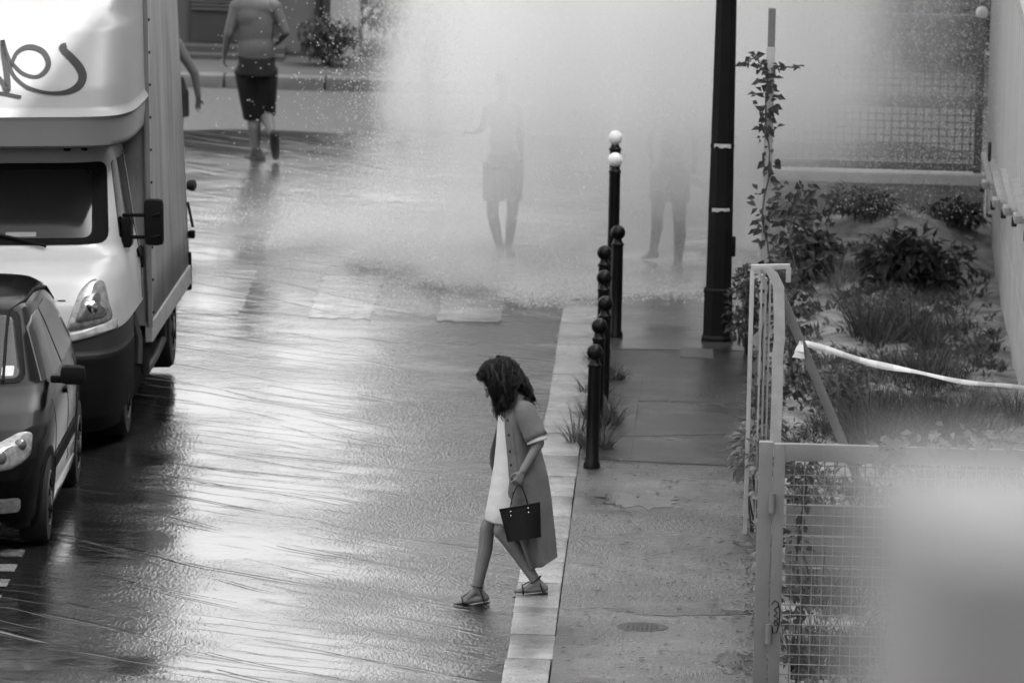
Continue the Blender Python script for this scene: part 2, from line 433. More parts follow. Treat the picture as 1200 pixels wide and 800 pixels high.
MB().box((1.45, (SY0+SY1)/2, 3.36), (3.3, SY1-SY0+.2, .10)).build('roof', mat('roof_metal', .3, .5, .1, 3), shed)
hk = shed_at(1164, 178)
MB().tube([(-.12, hk.y+.05*math.cos(a), hk.z+.07*math.sin(a)) for a in [i*math.pi/8 for i in range(17)]], .014, 6).build('hook', mat('dark_bolt', .02), shed, True)

# ---- low wall with mesh panel at the end of the garden
M_POST = mat('galvanised', .09, .5, .15, 8)
low = empty('low_wall', (1.3, 77.2, 0), label='low grey garden wall with white coping under the mesh fence', cat='wall')
wt = at(1000, 213, 77.2).z
MB().box((0, 0, wt/2), (1.85, .22, wt)).build('wall', mat('old_concrete', .27, .9, .35, 2.2, .3, 40), low)
wt2 = at(1000, 200, 77.2).z
MB().bev((0, 0, (wt+wt2)/2+.004), (1.86, .25, wt2-wt), .01).build('coping', mat('white_coping', .62, .7, .15, 4), low)
def wire(mb, a, b, r, n=4): mb.tube([a, b], r, n)
xa, xb = at(905, 200, 77.2).x, at(1145, 203, 77.2).x
zt = at(1000, 15, 77.2).z
mf = empty('mesh_fence', (0, 77.2, 0), label='tall square mesh fence panel on the low wall behind the spray', cat='fence')
zb = wt2+.01
for xx in (xa, xb): MB().box((xx, 0, (zb+zt)/2), (.07, .05, zt-zb)).build('post', M_POST, mf)
MB().box(((xa+xb)/2, 0, zt-.02), (xb-xa-.075, .045, .045)).build('top_rail', M_POST, mf)
MB().box(((xa+xb)/2, 0, zb+.045), (xb-xa-.075, .045, .07)).build('bottom_rail', M_POST, mf)
MB().sphere((xb, 0, zt+.03), .055).build('post_cap', mat('white_cap', .75, .4, .05, 4), mf, True)
mb = MB(); nx = int((xb-xa)/.066)
for i in range(1, nx): wire(mb, (xa+i*(xb-xa)/nx, 0, zb+.08), (xa+i*(xb-xa)/nx, 0, zt-.04), .005)
nz = int((zt-zb)/.060)
for i in range(2, nz): wire(mb, (xa, -.006, zb+i*(zt-zb)/nz), (xb, -.006, zb+i*(zt-zb)/nz), .005)
tag(mb.raw('wire_mesh', mat('wire', .04, .5, .1, 8), mf), kind='stuff')

# ---- near mesh gate across the end of the garden
GY = 53.6
M_GATE = mat('gate_paint', .19, .45, .12, 6, .1, 60)
gate = empty('mesh_gate', (0, GY, 0), label='pale tubular gate with square wire mesh at the garden entrance', cat='gate')
gx = at(890, 520, GY).x; gt = at(905, 517, GY).z; gx2 = at(906.5, 520, GY).x; gx3 = at(920, 520, GY).x
ppm = 10500/54.4
MB().bev(((gx+gx2)/2-.002, 0, gt/2+.04), (gx2-gx, .08, gt-.08), .006).build('hinge_post', M_GATE, gate, True)
MB().bev(((gx2+gx3)/2+.004, -.005, gt/2+.04), (gx3-gx2, .06, gt-.1), .006).build('stile', M_GATE, gate, True)
MB().bev(((gx3+2.15)/2, -.003, gt-.06), (2.15-gx3, .058, .105), .006).build('top_rail', M_GATE, gate, True)
MB().bev(((gx3+2.15)/2, -.003, .13), (2.15-gx3, .058, .06), .006).build('bottom_rail', M_GATE, gate, True)
MB().bev((2.19, 0, gt/2+.04), (.08, .08, gt-.08), .006).build('latch_post', M_GATE, gate, True)
mb = MB(); st = .061
for i in range(1, int((2.15-gx3)/st)+1): wire(mb, (gx3+i*st, 0, .15), (gx3+i*st, 0, gt-.10), .0035)
for i in range(0, int((gt-.28)/st)+1): wire(mb, (gx3, -.005, gt-.14-i*st), (2.15, -.005, gt-.14-i*st), .0035)
tag(mb.raw('wire_mesh', mat('gate_wire', .19, .45, .1, 8), gate), kind='stuff')
for zz in (.45, 1.25): MB().lathe([(.02, 0), (.02, .12)], 10, (gx2, -.055, zz)).build('hinge', M_GATE, gate, True)
# scrawl on the stile
def scr(pts, r=.004):
    return [Vector(at(a, b, GY-.037)) - Vector((0, GY, 0)) for a, b in pts]
M_INK = mat('ink', .012, .5, 0)
mb = MB()
mb.tube(scr([(904, 708), (908, 703), (912, 706), (914, 716), (913, 730), (910, 741), (906, 741), (904, 733)]), .004, 4)
mb.tube(scr([(912, 710), (907, 714), (911, 718), (907, 721), (912, 724), (907, 729), (909, 733), (912, 730), (907, 726)]), .004, 4)
mb.build('scrawl', M_INK, gate)

# ---- street fence end: thin post, slats, broad bent bar and top rail
FY = 60.0
M_WHITE = mat('white_metal', .40, .5, .15, 7, .1, 50)
fen = empty('metal_fence', (0, FY, .1), label='white flat-bar fence end with bent bar beside the vines', cat='fence')
def fl(px, py, Y=FY): return at(px, py, Y) - Vector((0, FY, .1))
def bar(name, a, b, w, d, material=M_WHITE):
    a = Vector(a); b = Vector(b); return MB().bev((a+b)/2, (w, d, (b-a).length), min(w, d)*.15, (b-a).to_track_quat('Z', 'X').to_matrix()).build(name, material, fen, True)
p = fl(883.5, 316); MB().bev((p.x-.01, 0, p.z/2), (.03, .03, p.z), .004).build('post', M_WHITE, fen, True)
for k, px in enumerate((893, 898, 903)):
    p = fl(px, 322+5*k, FY-.05); MB().bev((p.x, .05*k+.05, p.z/2), (.013, .05, p.z-.02), .003).build('slat', M_WHITE, fen, True)
def strip(name, pts, w, dy, material=M_WHITE):
    rows = []
    for i, q in enumerate(pts):
        c = fl(q[0], q[1], FY+dy); n = Vector((w/2, 0, 0)); rows.append([c-n, c+n])
    mb = MB(); F = [[p_ + Vector((0, -.006, 0)) for p_ in r] + [p_ + Vector((0, .006, 0)) for p_ in r[::-1]] for r in rows]
    mb.rows(F, True); mb.f += [(3, 2, 1, 0), tuple(len(mb.v)-4+i for i in range(4))]
    return mb.build(name, material, fen)
strip('bent_bar', [(896, 313), (905, 320), (912.5, 336), (913.5, 396), (911, 420), (910.5, 470), (909, 505), (906, 640)], .075, -.12)
a = fl(880, 313); b = fl(926, 312); bar('top_rail', a, b, .035, .04)
p = fl(924, 322); MB().bev(p, (.035, .04, .10), .004).build('rail_end', M_WHITE, fen, True)
bar('brace', fl(915, 345, FY+.2), fl(1042, 648, FY-.1), .062, .014, mat('brace_grey', .13, .5, .2, 7))
# cordon tape
TA = at(938, 401, FY+.14); TB = Vector((2.24, 60.6, at(1200, 457, 60.6).z))
mb = MB(); rows = []
NT = 40
for i in range(NT+1):
    t = i/NT; p = TA.lerp(TB, t); p.z -= .055*math.sin(math.pi*t)-.006*math.sin(t*17); tw = .5*math.sin(t*9)+1.0
    w = .015 + .008*math.sin(t*3.1+.6) + .003*math.sin(t*23)
    off = Vector((0, math.cos(tw), math.sin(tw)))*w
    rows.append([p-off, p+off])
def tape_mat():
    mt = bpy.data.materials.new('striped_tape'); mt.use_nodes = True; N = mt.node_tree.nodes; L = mt.node_tree.links
    b = N['Principled BSDF']; b.inputs['Roughness'].default_value = .35
    tc = N.new('ShaderNodeTexCoord'); sx = N.new('ShaderNodeSeparateXYZ'); L.new(tc.outputs['Object'], sx.inputs[0])
    mm = N.new('ShaderNodeMath'); mm.operation = 'MULTIPLY'; mm.inputs[1].default_value = 4.3; L.new(sx.outputs['X'], mm.inputs[0])
    fr = N.new('ShaderNodeMath'); fr.operation = 'FRACT'; L.new(mm.outputs[0], fr.inputs[0])
    cr = N.new('ShaderNodeValToRGB'); cr.color_ramp.interpolation = 'CONSTANT'
    cr.color_ramp.elements[0].color = (.75, .75, .75, 1); cr.color_ramp.elements[1].position = .5; cr.color_ramp.elements[1].color = (.6, .6, .6, 1)
    L.new(fr.outputs[0], cr.inputs[0]); L.new(cr.outputs[0], b.inputs['Base Color']); return mt
tape = mb.rows(rows).raw('cordon_tape', tape_mat(), None, True)
tag(tape, 'striped cordon tape stretched over the garden, knotted to the brace', 'tape')
so = tape.modifiers.new('t', 'SOLIDIFY'); so.thickness = .002
mb = MB()
mb.rows([[TA+Vector((-.008-.009*k+.004*math.sin(k*2), -.02-.004*k, .012-.022*k)), TA+Vector((.016+.003*k, -.03+.01*math.sin(k*1.7), .012-.024*k))] for k in range(6)])
kn = mb.raw('knot', tape.data.materials[0], tape); kn.modifiers.new('t', 'SOLIDIFY').thickness = .003

# ---- tall thin post with the climbing vine
VY = 66.4
post = empty('fence_post', (at(897, 470, VY).x, VY, .1), label='tall thin pale fence post overgrown by climbing vine', cat='post')
vt = at(905, 10, VY); vb = at(897, 470, VY)
MB().bev((vt.x-vb.x-.0, 0, (vt.z-.1)/2), (.055, .05, vt.z-.1), .005).build('upright', mat('post_paint', .13, .5, .2, 5), post, True)
zs = at(903, 55, VY).z-.1
MB().bev((vt.x-vb.x-.002, -.01, zs/2), (.066, .05, zs), .005).build('sleeve', M_WHITE, post, True)

# ---- bollards
M_BLK = mat('black_paint', .003, .35, .3, 12, .08, 60, spec=.2)
def bollard(x, y, h, ball_white, label, group=None):
    t = empty('bollard', (x, y, .1), (math.radians(rng.uniform(-.6, .6)), math.radians(rng.uniform(-.5, .5)), rng.uniform(0, 6)), label, 'bollard', group)
    hb = h-.115
    MB().lathe([(.060, 0), (.060, .03), (.047, .05), (.046, hb*.5), (.0445, hb-.05), (.050, hb-.045), (.050, hb-.03), (.040, hb-.02), (.032, hb), (.030, hb+.015)], 20).build('shaft', M_BLK, t, True)
    MB().sphere((0, 0, h-.0575), .0585, 18, 12).build('ball', mat('white_ball', .80, .35, .05, 8) if ball_white else M_BLK, t, True, 80)
    return t
for k, (x, y) in enumerate(((-.905, 62.82), (-.90, 64.2), (-.875, 65.45), (-.905, 66.95), (-.925, 68.45), (-.845, 69.75))):
    bollard(x, y, .885, False, ['black ball-topped bollard next to the walking woman, first of the row', 'second black ball-topped bollard in the row after the walking woman',
            'third black ball-topped bollard in the row along the kerb', 'fourth black ball-topped bollard in the row along the kerb',
            'fifth black ball-topped bollard in the row along the kerb', 'last short black bollard before the white-balled tall ones'][k], 'bollards along the kerb')
bollard(-.885, 70.25, 1.40, True, 'tall black bollard with white ball before the crossing, clear of the spray', 'white-balled bollards at the crossing')
bollard(-.905, 71.8, 1.40, True, 'tall black bollard with white ball veiled by the spray', 'white-balled bollards at the crossing')

# ---- lamp post
lamp = empty('lamp_post', (-.045, 69.7, .1), label='dark octagonal lamp post rising from the pavement corner', cat='lamp post')
M_LAMP = mat('lamp_paint', .006, .5, .3, 5, .12, 40, spec=.15)
def octo(prof, name, n=8):
    mb = MB(); vs = []
    for r, z in prof:
        for j in range(n):
            a = 2*math.pi*(j+.5)/n; vs.append((r*math.cos(a), r*math.sin(a), z))
    k = len(prof)
    mb.add(vs, [(i*n+j, i*n+(j+1) % n, (i+1)*n+(j+1) % n, (i+1)*n+j) for i in range(k-1) for j in range(n)] + [tuple(range(n-1, -1, -1)), tuple((k-1)*n+j for j in range(n))])
    return mb.build(name, M_LAMP, lamp)
octo([(.135, 0), (.135, .03), (.122, .05), (.120, .375), (.126, .38), (.126, .41), (.115, .42)], 'base')
octo([(.108, .42), (.104, 1.0), (.094, 2.0), (.086, 2.8), (.06, 7.0)], 'shaft')
for z in (1.02, 1.53): octo([(.1055-.008*(z-1), z), (.1065-.008*(z-1), z+.018)], 'band')
# scuffs of old tape
M_SC = mat('old_tape', .5, .7, .3, 20)
for z, w in ((1.535, .11), (1.03, .10)):
    mb = MB(); rs = random.Random(int(z*100)); top = []; bot = []
    for i in range(9):
        a = -math.pi/2 + (i/8-.5)*1.3; r = .112-.008*(z-1)
        top.append((r*math.cos(a), r*math.sin(a), z+.028)); bot.append((r*math.cos(a), r*math.sin(a), z+.012-rs.uniform(0, .02)))
    mb.rows([top, bot]).raw('tape_scrap', M_SC, lamp)
MB().bev((.10, -.02, .75), (.05, .05, .16), .012).build('sticker_box', M_LAMP, lamp, True)
MB().tube([(0, 0, 6.9), (0, 0, 7.3), (-.2, 0, 7.6), (-.7, 0, 7.75)], [.06, .055, .05, .045], 10).build('arm', M_LAMP, lamp, True)
MB().bev((-.95, 0, 7.76), (.6, .28, .12), .04).build('lantern', M_LAMP, lamp, True)
# ------------------------------------------------------------------ far side of the junction
BY = 90.0
gb = empty('garage_building', (at(280, 80, BY).x, BY, .12), label='low dark building with panelled door across the junction', cat='building')
def bl(px, py, dy=0.0): return at(px, py, BY+dy) - Vector((at(280, 80, BY).x, BY, .12))
def face(name, px0, py0, px1, py1, dy, depth, material, parent=gb, zfrom=None, zto=None):
    a = bl(px0, py1, dy); b = bl(px1, py0, dy)
    z0 = a.z if zfrom is None else zfrom; z1 = b.z if zto is None else zto
    return MB().box(((a.x+b.x)/2, dy+depth/2, (z0+z1)/2), (b.x-a.x, depth, z1-z0)).build(name, material, parent)
M_FW = mat('facade_grey', .085, .85, .12, 2.0)
M_FD = mat('facade_dark', .05, .7, .15, 2.0)
x0 = bl(20, 50).x; x1 = bl(374, 50).x
MB().box(((x0+x1)/2, .35, .62), (x1-x0, .5, 1.24)).build('wall', M_FW, gb)
MB().box(((x0+x1)/2, 3.1, .58), (x1-x0-.1, 5.0, 1.16)).build('wall', M_FD, gb)
MB().box(((x0+x1)/2, 2.7, 1.28), (x1-x0+.3, 5.6, .07)).build('roof', M_FD, gb)
dr = face('door', 220, 0, 318, 86, .07, .05, M_FD, zto=1.2, zfrom=.16)
for k in range(26):
    z = bl(250, 15).z + .03 + k*.038
    if z > 1.17: break
    a = bl(224, 10).x; b = bl(314, 10).x
    MB().box(((a+b)/2, .045, z), (b-a, .03, .018), Euler((.5, 0, 0)).to_matrix()).build('louvre_slat', mat('louvre', .10, .6, .1, 5), dr)
face('door_panel', 224, 20, 314, 49, .05, .03, mat('door_dark', .035, .5, .2, 3), dr)
face('door_panel', 224, 55, 314, 77, .05, .03, M_FD, dr)
sg = face('sign', 237, 64, 275, 72, .03, .018, mat('sign_white', .55, .5, .1, 6))
for k in range(5):
    face('sign_mark', 241+k*6.2, 66, 245+k*6.2, 70.4, .024, .005, mat('sign_ink', .2, .6, .2, 9), sg)
for k, (ya, d) in enumerate(((78, .35), (87, .6))):
    MB().box(((bl(210, 80).x+bl(335, 80).x)/2, .1-d/2, .025+.03*(1-k)), (bl(335, 80).x-bl(210, 80).x, d, .05+.06*(1-k)-.003*k)).build('step', mat('step_stone', .06, .8, .15, 4), gb)
face('wall_panel', 327, 0, 369, 61, .06, .05, mat('panel_grey', .115, .8, .08, 3), zto=1.2)
face('wall_panel', 327, 63, 369, 92, .07, .05, mat('panel_low', .095, .8, .1, 3), zfrom=0)
MB().tube([(bl(371.5, 50).x, .03, 0), (bl(371.5, 50).x, .03, 1.23)], .025, 8).build('downpipe', mat('pipe_dark', .02, .5, .1, 4), gb, True)
# pale building beside it
hb = empty('pale_building', (at(398, 60, BY).x, BY, .12), label='pale rendered building corner between the dark garage and the hedge', cat='building')
xa_ = at(376, 50, BY).x - hb.location.x; xb_ = at(386, 50, BY).x - hb.location.x; xc_ = at(419, 50, BY).x - hb.location.x
MB().box(((xb_+xc_)/2, .7, .65), (xc_-xb_, 1.2, 1.3)).build('wall', mat('pale_render', .36, .85, .12, 3), hb)
MB().box(((xa_+xb_)/2, .55, .63), (xb_-xa_, .6, 1.26)).build('pilaster', mat('strip_render', .17, .85, .1, 3), hb)
MB().box(((xa_+xc_)/2, .8, 1.35), (xc_-xa_+.2, 1.6, .12)).build('roof', M_FD, hb)

# tall apartment house along the right, whose shadow covers the street
AX, AH = 7.0, 18.38
ap = empty('apartment_house', (AX, 70, 0), label='tall plain apartment house behind the shed', cat='building')
MB().box((6, -5, AH/2), (12, 170, AH)).build('wall', mat('apartment_render', .34, .9, .15, 1.2), ap)
MB().box((6.1, -5, AH+.03), (11.7, 169.6, .06)).build('roof', M_FD, ap)
wp = MB().box((0, 0, 0), (.06, 1.2, 1.5)).build('window', mat('far_glass', .03, .12, .1, 3), ap); wp.location = (-.031, -55, 2.2)
for fl_ in range(5):
    for k in range(13):
        if fl_ == 0 and k == 0: continue
        w2 = wp.copy(); C.objects.link(w2); w2.location = (-.031, -55+k*4.2, 2.2+fl_*3.2)
# houses along the left and behind the viewpoint
lh = empty('apartment_house', (-11.0, 20, 0), label='tall apartment house along the left pavement', cat='building')
MB().box((-5, 5, 7), (10, 88, 14)).build('wall', mat('left_render', .32, .9, .15, 1.2), lh)
MB().box((-5, 5, 14.05), (10.4, 88.4, .1)).build('roof', M_FD, lh)
for fl_ in range(4):
    for k in range(20):
        w2 = wp.copy(); C.objects.link(w2); w2.parent = lh; w2.location = (.031, -36+k*4.2, 2.2+fl_*3.2)
bh = empty('apartment_house', (0, -12, 0), label='apartment house behind the viewpoint', cat='building')
MB().box((0, 0, 8), (44, 12, 16)).build('wall', mat('back_render', .30, .9, .15, 1.2), bh)
MB().box((0, 0, 16.05), (44.4, 12.4, .1)).build('roof', M_FD, bh)
# neighbouring house in front, its chimney close to the lens
nb = empty('neighbour_house', (3.0, 6.9, 0), label='lower house under the viewpoint with a pale square chimney', cat='house')
MB().box((0, 0, 3.1), (5.4, 6.0, 6.2)).build('wall', mat('house_render', .4, .9, .1, 2), nb)
MB().box((0, 0, 6.28), (5.7, 6.3, .16)).build('roof', mat('roof_felt', .1, .9, .2, 3), nb)
ct = at(1105, 640, 4.4)
cr = Euler((0, 0, math.radians(7))).to_matrix()
CHW = .34
cc = ct + cr @ Vector((CHW/2, CHW/2, 0)) - Vector((3.0, 6.9, 0))
ch = MB().bev((cc.x, cc.y, (6.36+ct.z)/2), (CHW, CHW, ct.z-6.36), .012, cr).build('chimney', mat('chimney_render', .205, .9, .12, 6), nb, True)

# ------------------------------------------------------------------ vehicles
M_VW = mat('truck_white', .33, .38, .06, 2.2, coat=.3)
M_GLASS = mat('dark_glass', .012, .08, .2, 2, spec=.3)
M_BLACK = mat('black_plastic', .004, .75, .2, 12, spec=.12)
M_GREYP = mat('grey_plastic', .020, .6, .2, 8, spec=.2)
M_TYRE = mat('tyre', .005, .9, .3, 20, .3, 90)
M_RIM = mat('rim', .14, .4, .1, 8, metal=.6)
M_LENS = mat('lamp_lens', .20, .12, .5, 22, metal=.3, coat=.6)
M_CHROME = mat('reflector', .7, .08, .0, 5, metal=1)
class Shell:
    """body made of stacked plan curves: z -> front y, rear y, half width; superellipse corners"""
    def __init__(s, tab, n): s.t = tab; s.n = n
    def par(s, z): return lerp_table(s.t, z)
    def front(s, x, z):
        yf, yr, w = s.par(z); ym = (yf+yr)/2; k = min(1, abs(x)/w)
        return ym - (ym-yf)*(1-k**s.n)**(1/s.n)
    def side(s, y, z):
        yf, yr, w = s.par(z); ym = (yf+yr)/2; h = (yr-yf)/2; k = min(1, abs(y-ym)/h)
        return w*(1-k**s.n)**(1/s.n)
    def ring(s, z, m=56):
        yf, yr, w = s.par(z); ym = (yf+yr)/2; h = (yr-yf)/2; out = []
        for i in range(m):
            a = 2*math.pi*i/m; c, d = math.cos(a), math.sin(a)
            # even spread along the curve: bias towards corners
            out.append((w*math.copysign(abs(c)**(2/s.n), c), ym - h*math.copysign(abs(d)**(2/s.n), d), z))
        return out
    def body(s, z0, z1, step=.04, top=True, bottom=True):
        zs = sorted({z0, z1} | {r[0] for r in s.t if z0 < r[0] < z1} | {z0+step*i for i in range(int((z1-z0)/step)+1)})
        mb = MB(); rows = [s.ring(z) for z in zs]; mb.rows(rows, True); n = len(rows[0]); k = len(rows)
        if bottom: mb.f.append(tuple(range(n-1, -1, -1)))
        if top: mb.f.append(tuple((k-1)*n+j for j in range(n)))
        return mb
def round_poly(pts, r=.03, seg=4):
    out = []; n = len(pts)
    for i in range(n):
        p = Vector(pts[i]); a = Vector(pts[i-1]); b = Vector(pts[(i+1) % n])
        da = (a-p); db = (b-p); rr = min(r, da.length*.45, db.length*.45)
        A = p+da.normalized()*rr; B = p+db.normalized()*rr
        for k in range(seg+1):
            t = k/seg; out.append((1-t)**2*A + 2*t*(1-t)*p + t*t*B)
    dense = []
    for i in range(len(out)):
        a, b = out[i], out[(i+1) % len(out)]; m2 = max(1, int((b-a).length/.06))
        dense += [a.lerp(b, j/m2) for j in range(m2)]
    return dense
def patch(fn, pts, off, r=.03, bulge=0.0, rings=12, skirt=.02):
    """piece that follows a body surface, set proud by off"""
    P = round_poly(pts, r); c = sum(P, Vector((0, 0)))/len(P); mb = MB(); rows = []
    rows.append([fn(p, off-skirt) for p in P])
    for k in range(rings):
        t = k/rings
        rows.append([fn(c+(p-c)*(1-t), off+bulge*(1-(1-t)**2)**.5 if k else off) for p in P])
    mb.rows(rows, True); n = len(P); o = len(mb.v); mb.v.append(tuple(fn(c, off+bulge)))
    base = (len(rows)-1)*n
    mb.f += [(base+j, base+(j+1) % n, o) for j in range(n)]
    return mb
def wheel(name, parent, x, y, r, w, sgn, spokes=True):
    wh = bpy.data.objects.new(name, None); C.objects.link(wh); wh.parent = parent; wh.location = (x, y, r)
    MB().lathe([(r*.62, 0), (r*.93, 0), (r, sgn*-.03), (r, -sgn*(w-.03)), (r*.93, -sgn*w), (r*.6, -sgn*w)], 28, axis='X').build('tyre', M_TYRE, wh, True)
    mb = MB().lathe([(r*.64, -.012*sgn), (r*.60, .004*sgn), (r*.50, -.02*sgn), (r*.2, -.012*sgn), (r*.14, .012*sgn), (.002, .014*sgn)], 28, axis='X')
    rim = mb.build('rim', M_RIM, wh, True)
    if spokes:
        mb = MB()
        for k in range(7):
            a = 2*math.pi*k/7; mb.box((.002*sgn, r*.38*math.cos(a), r*.38*math.sin(a)), (.02, r*.16, r*.10), Euler((a, 0, 0)).to_matrix())
        mb.build('rim_slot', M_BLACK, rim)
    return wh

# ---- box truck with cab-over nose
truck = empty('box_truck', (-5.27, 63.3, 0), (0, math.radians(-2.0), math.radians(-1.2)), 'white box truck with graffiti on its nose, parked at the kerb', 'truck')
TS = Shell([(.12, .08, 4.2, .93), (.25, .02, 4.2, .97), (.45, 0, 4.2, .995), (.68, 0, 4.2, 1.0), (.72, .035, 4.2, .99), (.86, .05, 4.2, .99), (1.05, .10, 4.2, .985),
            (1.22, .22, 4.2, .975), (1.34, .45, 4.2, .955), (1.40, .60, 4.2, .94), (1.97, 1.15, 4.2, .86), (2.05, 1.24, 4.2, .84), (2.12, 1.5, 4.2, .76)], 7)
def clip_body(mb, ymax):
    """keep only what lies in front of ymax"""
    bm = bmesh.new(); me = bpy.data.meshes.new('t'); me.from_pydata(mb.v, [], mb.f); bm.from_mesh(me)
    r = bmesh.ops.bisect_plane(bm, geom=bm.verts[:]+bm.edges[:]+bm.faces[:], plane_co=(0, ymax, 0), plane_no=(0, 1, 0), clear_outer=True)
    bm.verts.index_update(); out = MB(); out.v = [tuple(v.co) for v in bm.verts]; out.f = [tuple(v.index for v in f.verts) for f in bm.faces]
    bm.free(); bpy.data.meshes.remove(me); return out
clip_body(TS.body(.86, 2.12), 2.0).build('cab', M_VW, truck, True, 50)
clip_body(TS.body(.70, .858), 1.2).build('bumper_top', M_GREYP, truck, True, 50)
clip_body(TS.body(.14, .698), 1.15).build('bumper', M_BLACK, truck, True, 50)
tf = lambda p, o: (p.x, TS.front(p.x, p.y)-o, p.y)
ts = lambda sg: (lambda p, o: (sg*(TS.side(p.x, p.y)+o), p.x, p.y))
ws = patch(tf, [(-.855, 1.43), (.855, 1.43), (.80, 1.965), (-.80, 1.965)], .006, .07, rings=26).build('windscreen', mat('screen_border', .006, .9, .1, 5, spec=.05), truck, True, 60)
patch(tf, [(-.74, 1.475), (.74, 1.475), (.705, 1.93), (-.705, 1.93)], .010, .06, skirt=.003, rings=26).build('glass', M_GLASS, ws, True, 60)
for sg_ in (-1, 1):
    hl = patch(tf, [(sg_*.93, .925), (sg_*.60, .875), (sg_*.70, 1.16), (sg_*.78, 1.23), (sg_*.86, 1.21)], .012, .06, .03).build('headlight', M_LENS, truck, True, 60)
    patch(tf, [(sg_*.90, .96), (sg_*.66, .93), (sg_*.72, 1.12), (sg_*.83, 1.16)], .030, .05, .022, skirt=.005).build('reflector', mat('lamp_inner', .10, .2, .6, 16, metal=.4), hl, True, 60)
    MB().sphere((sg_*.78, TS.front(.78, 1.04)-.045, 1.04), (.055, .02, .055)).build('bulb', M_CHROME, hl, True, 80)
    patch(tf, [(sg_*.955, .865), (sg_*.575, .790), (sg_*.59, .858), (sg_*.945, .93)], .012, .015, .008).build('indicator', mat('indicator_lens', .30, .12, .3, 12, coat=1), truck, True, 60)
    patch(ts(sg_), [(1.02, 1.43), (1.86, 1.43), (1.86, 1.95), (1.38, 1.95)], .006, .05).build('side_window', M_GLASS, truck, True, 60)
    patch(ts(sg_), [(1.90, .88), (1.915, .88), (1.915, 1.97), (1.90, 1.97)], .004, .003).build('door_gap', M_BLACK, truck, True, 60)
    patch(ts(sg_), [(1.72, 1.20), (1.88, 1.20), (1.88, 1.26), (1.72, 1.26)], .02, .02).build('door_handle', M_BLACK, truck, True, 60)
    # mirror on two arms
    mi = MB().bev((sg_*1.165, 1.02, 1.545), (.14, .10, .34), .04).build('mirror', M_BLACK, truck, True)
    for z in (1.44, 1.60):
        MB().tube([(sg_*.93, 1.16, z-.02), (sg_*1.03, 1.06, z-.01), (sg_*1.17, .97, z), (sg_*1.215, .97, z+.01)], .014, 7).build('arm', M_BLACK, mi, True)
    MB().bev((sg_*.955, 1.18, 1.46), (.07, .22, .22), .02).build('arm_base', M_BLACK, mi, True)
    MB().bev((sg_*.985, 1.95, 1.18), (.04, .09, .16), .015).build('side_latch', M_BLACK, truck, True)
    # step and front wheel
    MB().tube([(sg_*.93, 1.62, .84), (sg_*.99, 1.58, .62), (sg_*.99, 1.5, .44)], .03, 8).build('arch_trim', M_GREYP, truck, True)
    wheel('wheel', truck, sg_*.96, .95, .33, .22, sg_)
# bonnet line, grille, wipers, roof lights, sticker in the screen
patch(tf, [(-.60, 1.085), (.60, 1.085), (.60, 1.093), (-.60, 1.093)], .002, .002, rings=2, skirt=.01).build('bonnet_gap', M_BLACK, truck)
patch(tf, [(-.50, .86), (.50, .86), (.50, 1.05), (-.50, 1.05)], .006, .04).build('grille', M_GREYP, truck, True, 60)
patch(tf, [(-.30, .32), (.30, .32), (.30, .56), (-.30, .56)], .006, .03).build('air_intake', M_GREYP, truck, True, 60)
patch(tf, [(.45, .36), (.70, .36), (.70, .50), (.45, .50)], .005, .02).build('fog_cover', M_GREYP, truck, True, 60)
for x0_, x1_, z1_ in ((.42, -.28, 1.50), (-.30, -.74, 1.50)):
    pts = [tf(Vector((x0_+(x1_-x0_)*t, 1.425+(z1_-1.425)*min(1, t*2.2))), .03) for t in (0, .15, .3, .5, .75, 1)]
    MB().tube(pts, .011, 6).build('wiper', M_BLACK, truck, True)
patch(tf, [(.12, 1.485), (.34, 1.485), (.34, 1.515), (.12, 1.515)], .012, .004, rings=2, skirt=.002).build('windscreen_paper', mat('paper', .16, .6, .1, 8), truck)
for x in (.52, .64, -.52, -.64): MB().bev((x, TS.front(x, 2.06)-.02, 2.055), (.05, .06, .05), .012).build('clearance_lamp', M_BLACK, truck, True)
# luton nose: plan curve stack over the cab
NS = Shell([(2.12, .72, 6.0, .99), (2.14, .68, 6.0, 1.01), (2.33, .64, 6.0, 1.03), (2.355, .62, 6.0, 1.05), (2.375, .65, 6.0, 1.04), (2.40, .70, 6.0, 1.025), (2.55, .76, 6.0, 1.02), (2.95, 1.02, 6.0, 1.02), (3.02, 1.14, 6.0, 1.02), (3.45, 1.40, 6.0, 1.02), (3.52, 1.55, 6.0, 1.0)], 9)
clip_body(NS.body(2.12, 3.52, .05), 2.04).build('nose', mat('nose_white', .175, .45, .07, 1.8, .06, 70), truck, True, 50)
# box body: sagging side boards
M_BOX = None
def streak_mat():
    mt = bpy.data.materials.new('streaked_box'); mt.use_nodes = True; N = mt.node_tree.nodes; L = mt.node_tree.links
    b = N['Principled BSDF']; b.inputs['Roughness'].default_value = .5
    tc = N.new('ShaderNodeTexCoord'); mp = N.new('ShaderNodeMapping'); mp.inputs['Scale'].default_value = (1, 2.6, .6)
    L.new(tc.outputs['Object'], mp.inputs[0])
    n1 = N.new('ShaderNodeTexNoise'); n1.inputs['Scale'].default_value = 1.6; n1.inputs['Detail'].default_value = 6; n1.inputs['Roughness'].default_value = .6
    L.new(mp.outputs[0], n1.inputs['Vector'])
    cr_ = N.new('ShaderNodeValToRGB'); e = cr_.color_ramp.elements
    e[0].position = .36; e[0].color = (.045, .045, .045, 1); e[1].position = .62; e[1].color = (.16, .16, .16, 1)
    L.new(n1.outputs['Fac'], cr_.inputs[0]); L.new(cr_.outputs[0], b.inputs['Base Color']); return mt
M_BOX = streak_mat()
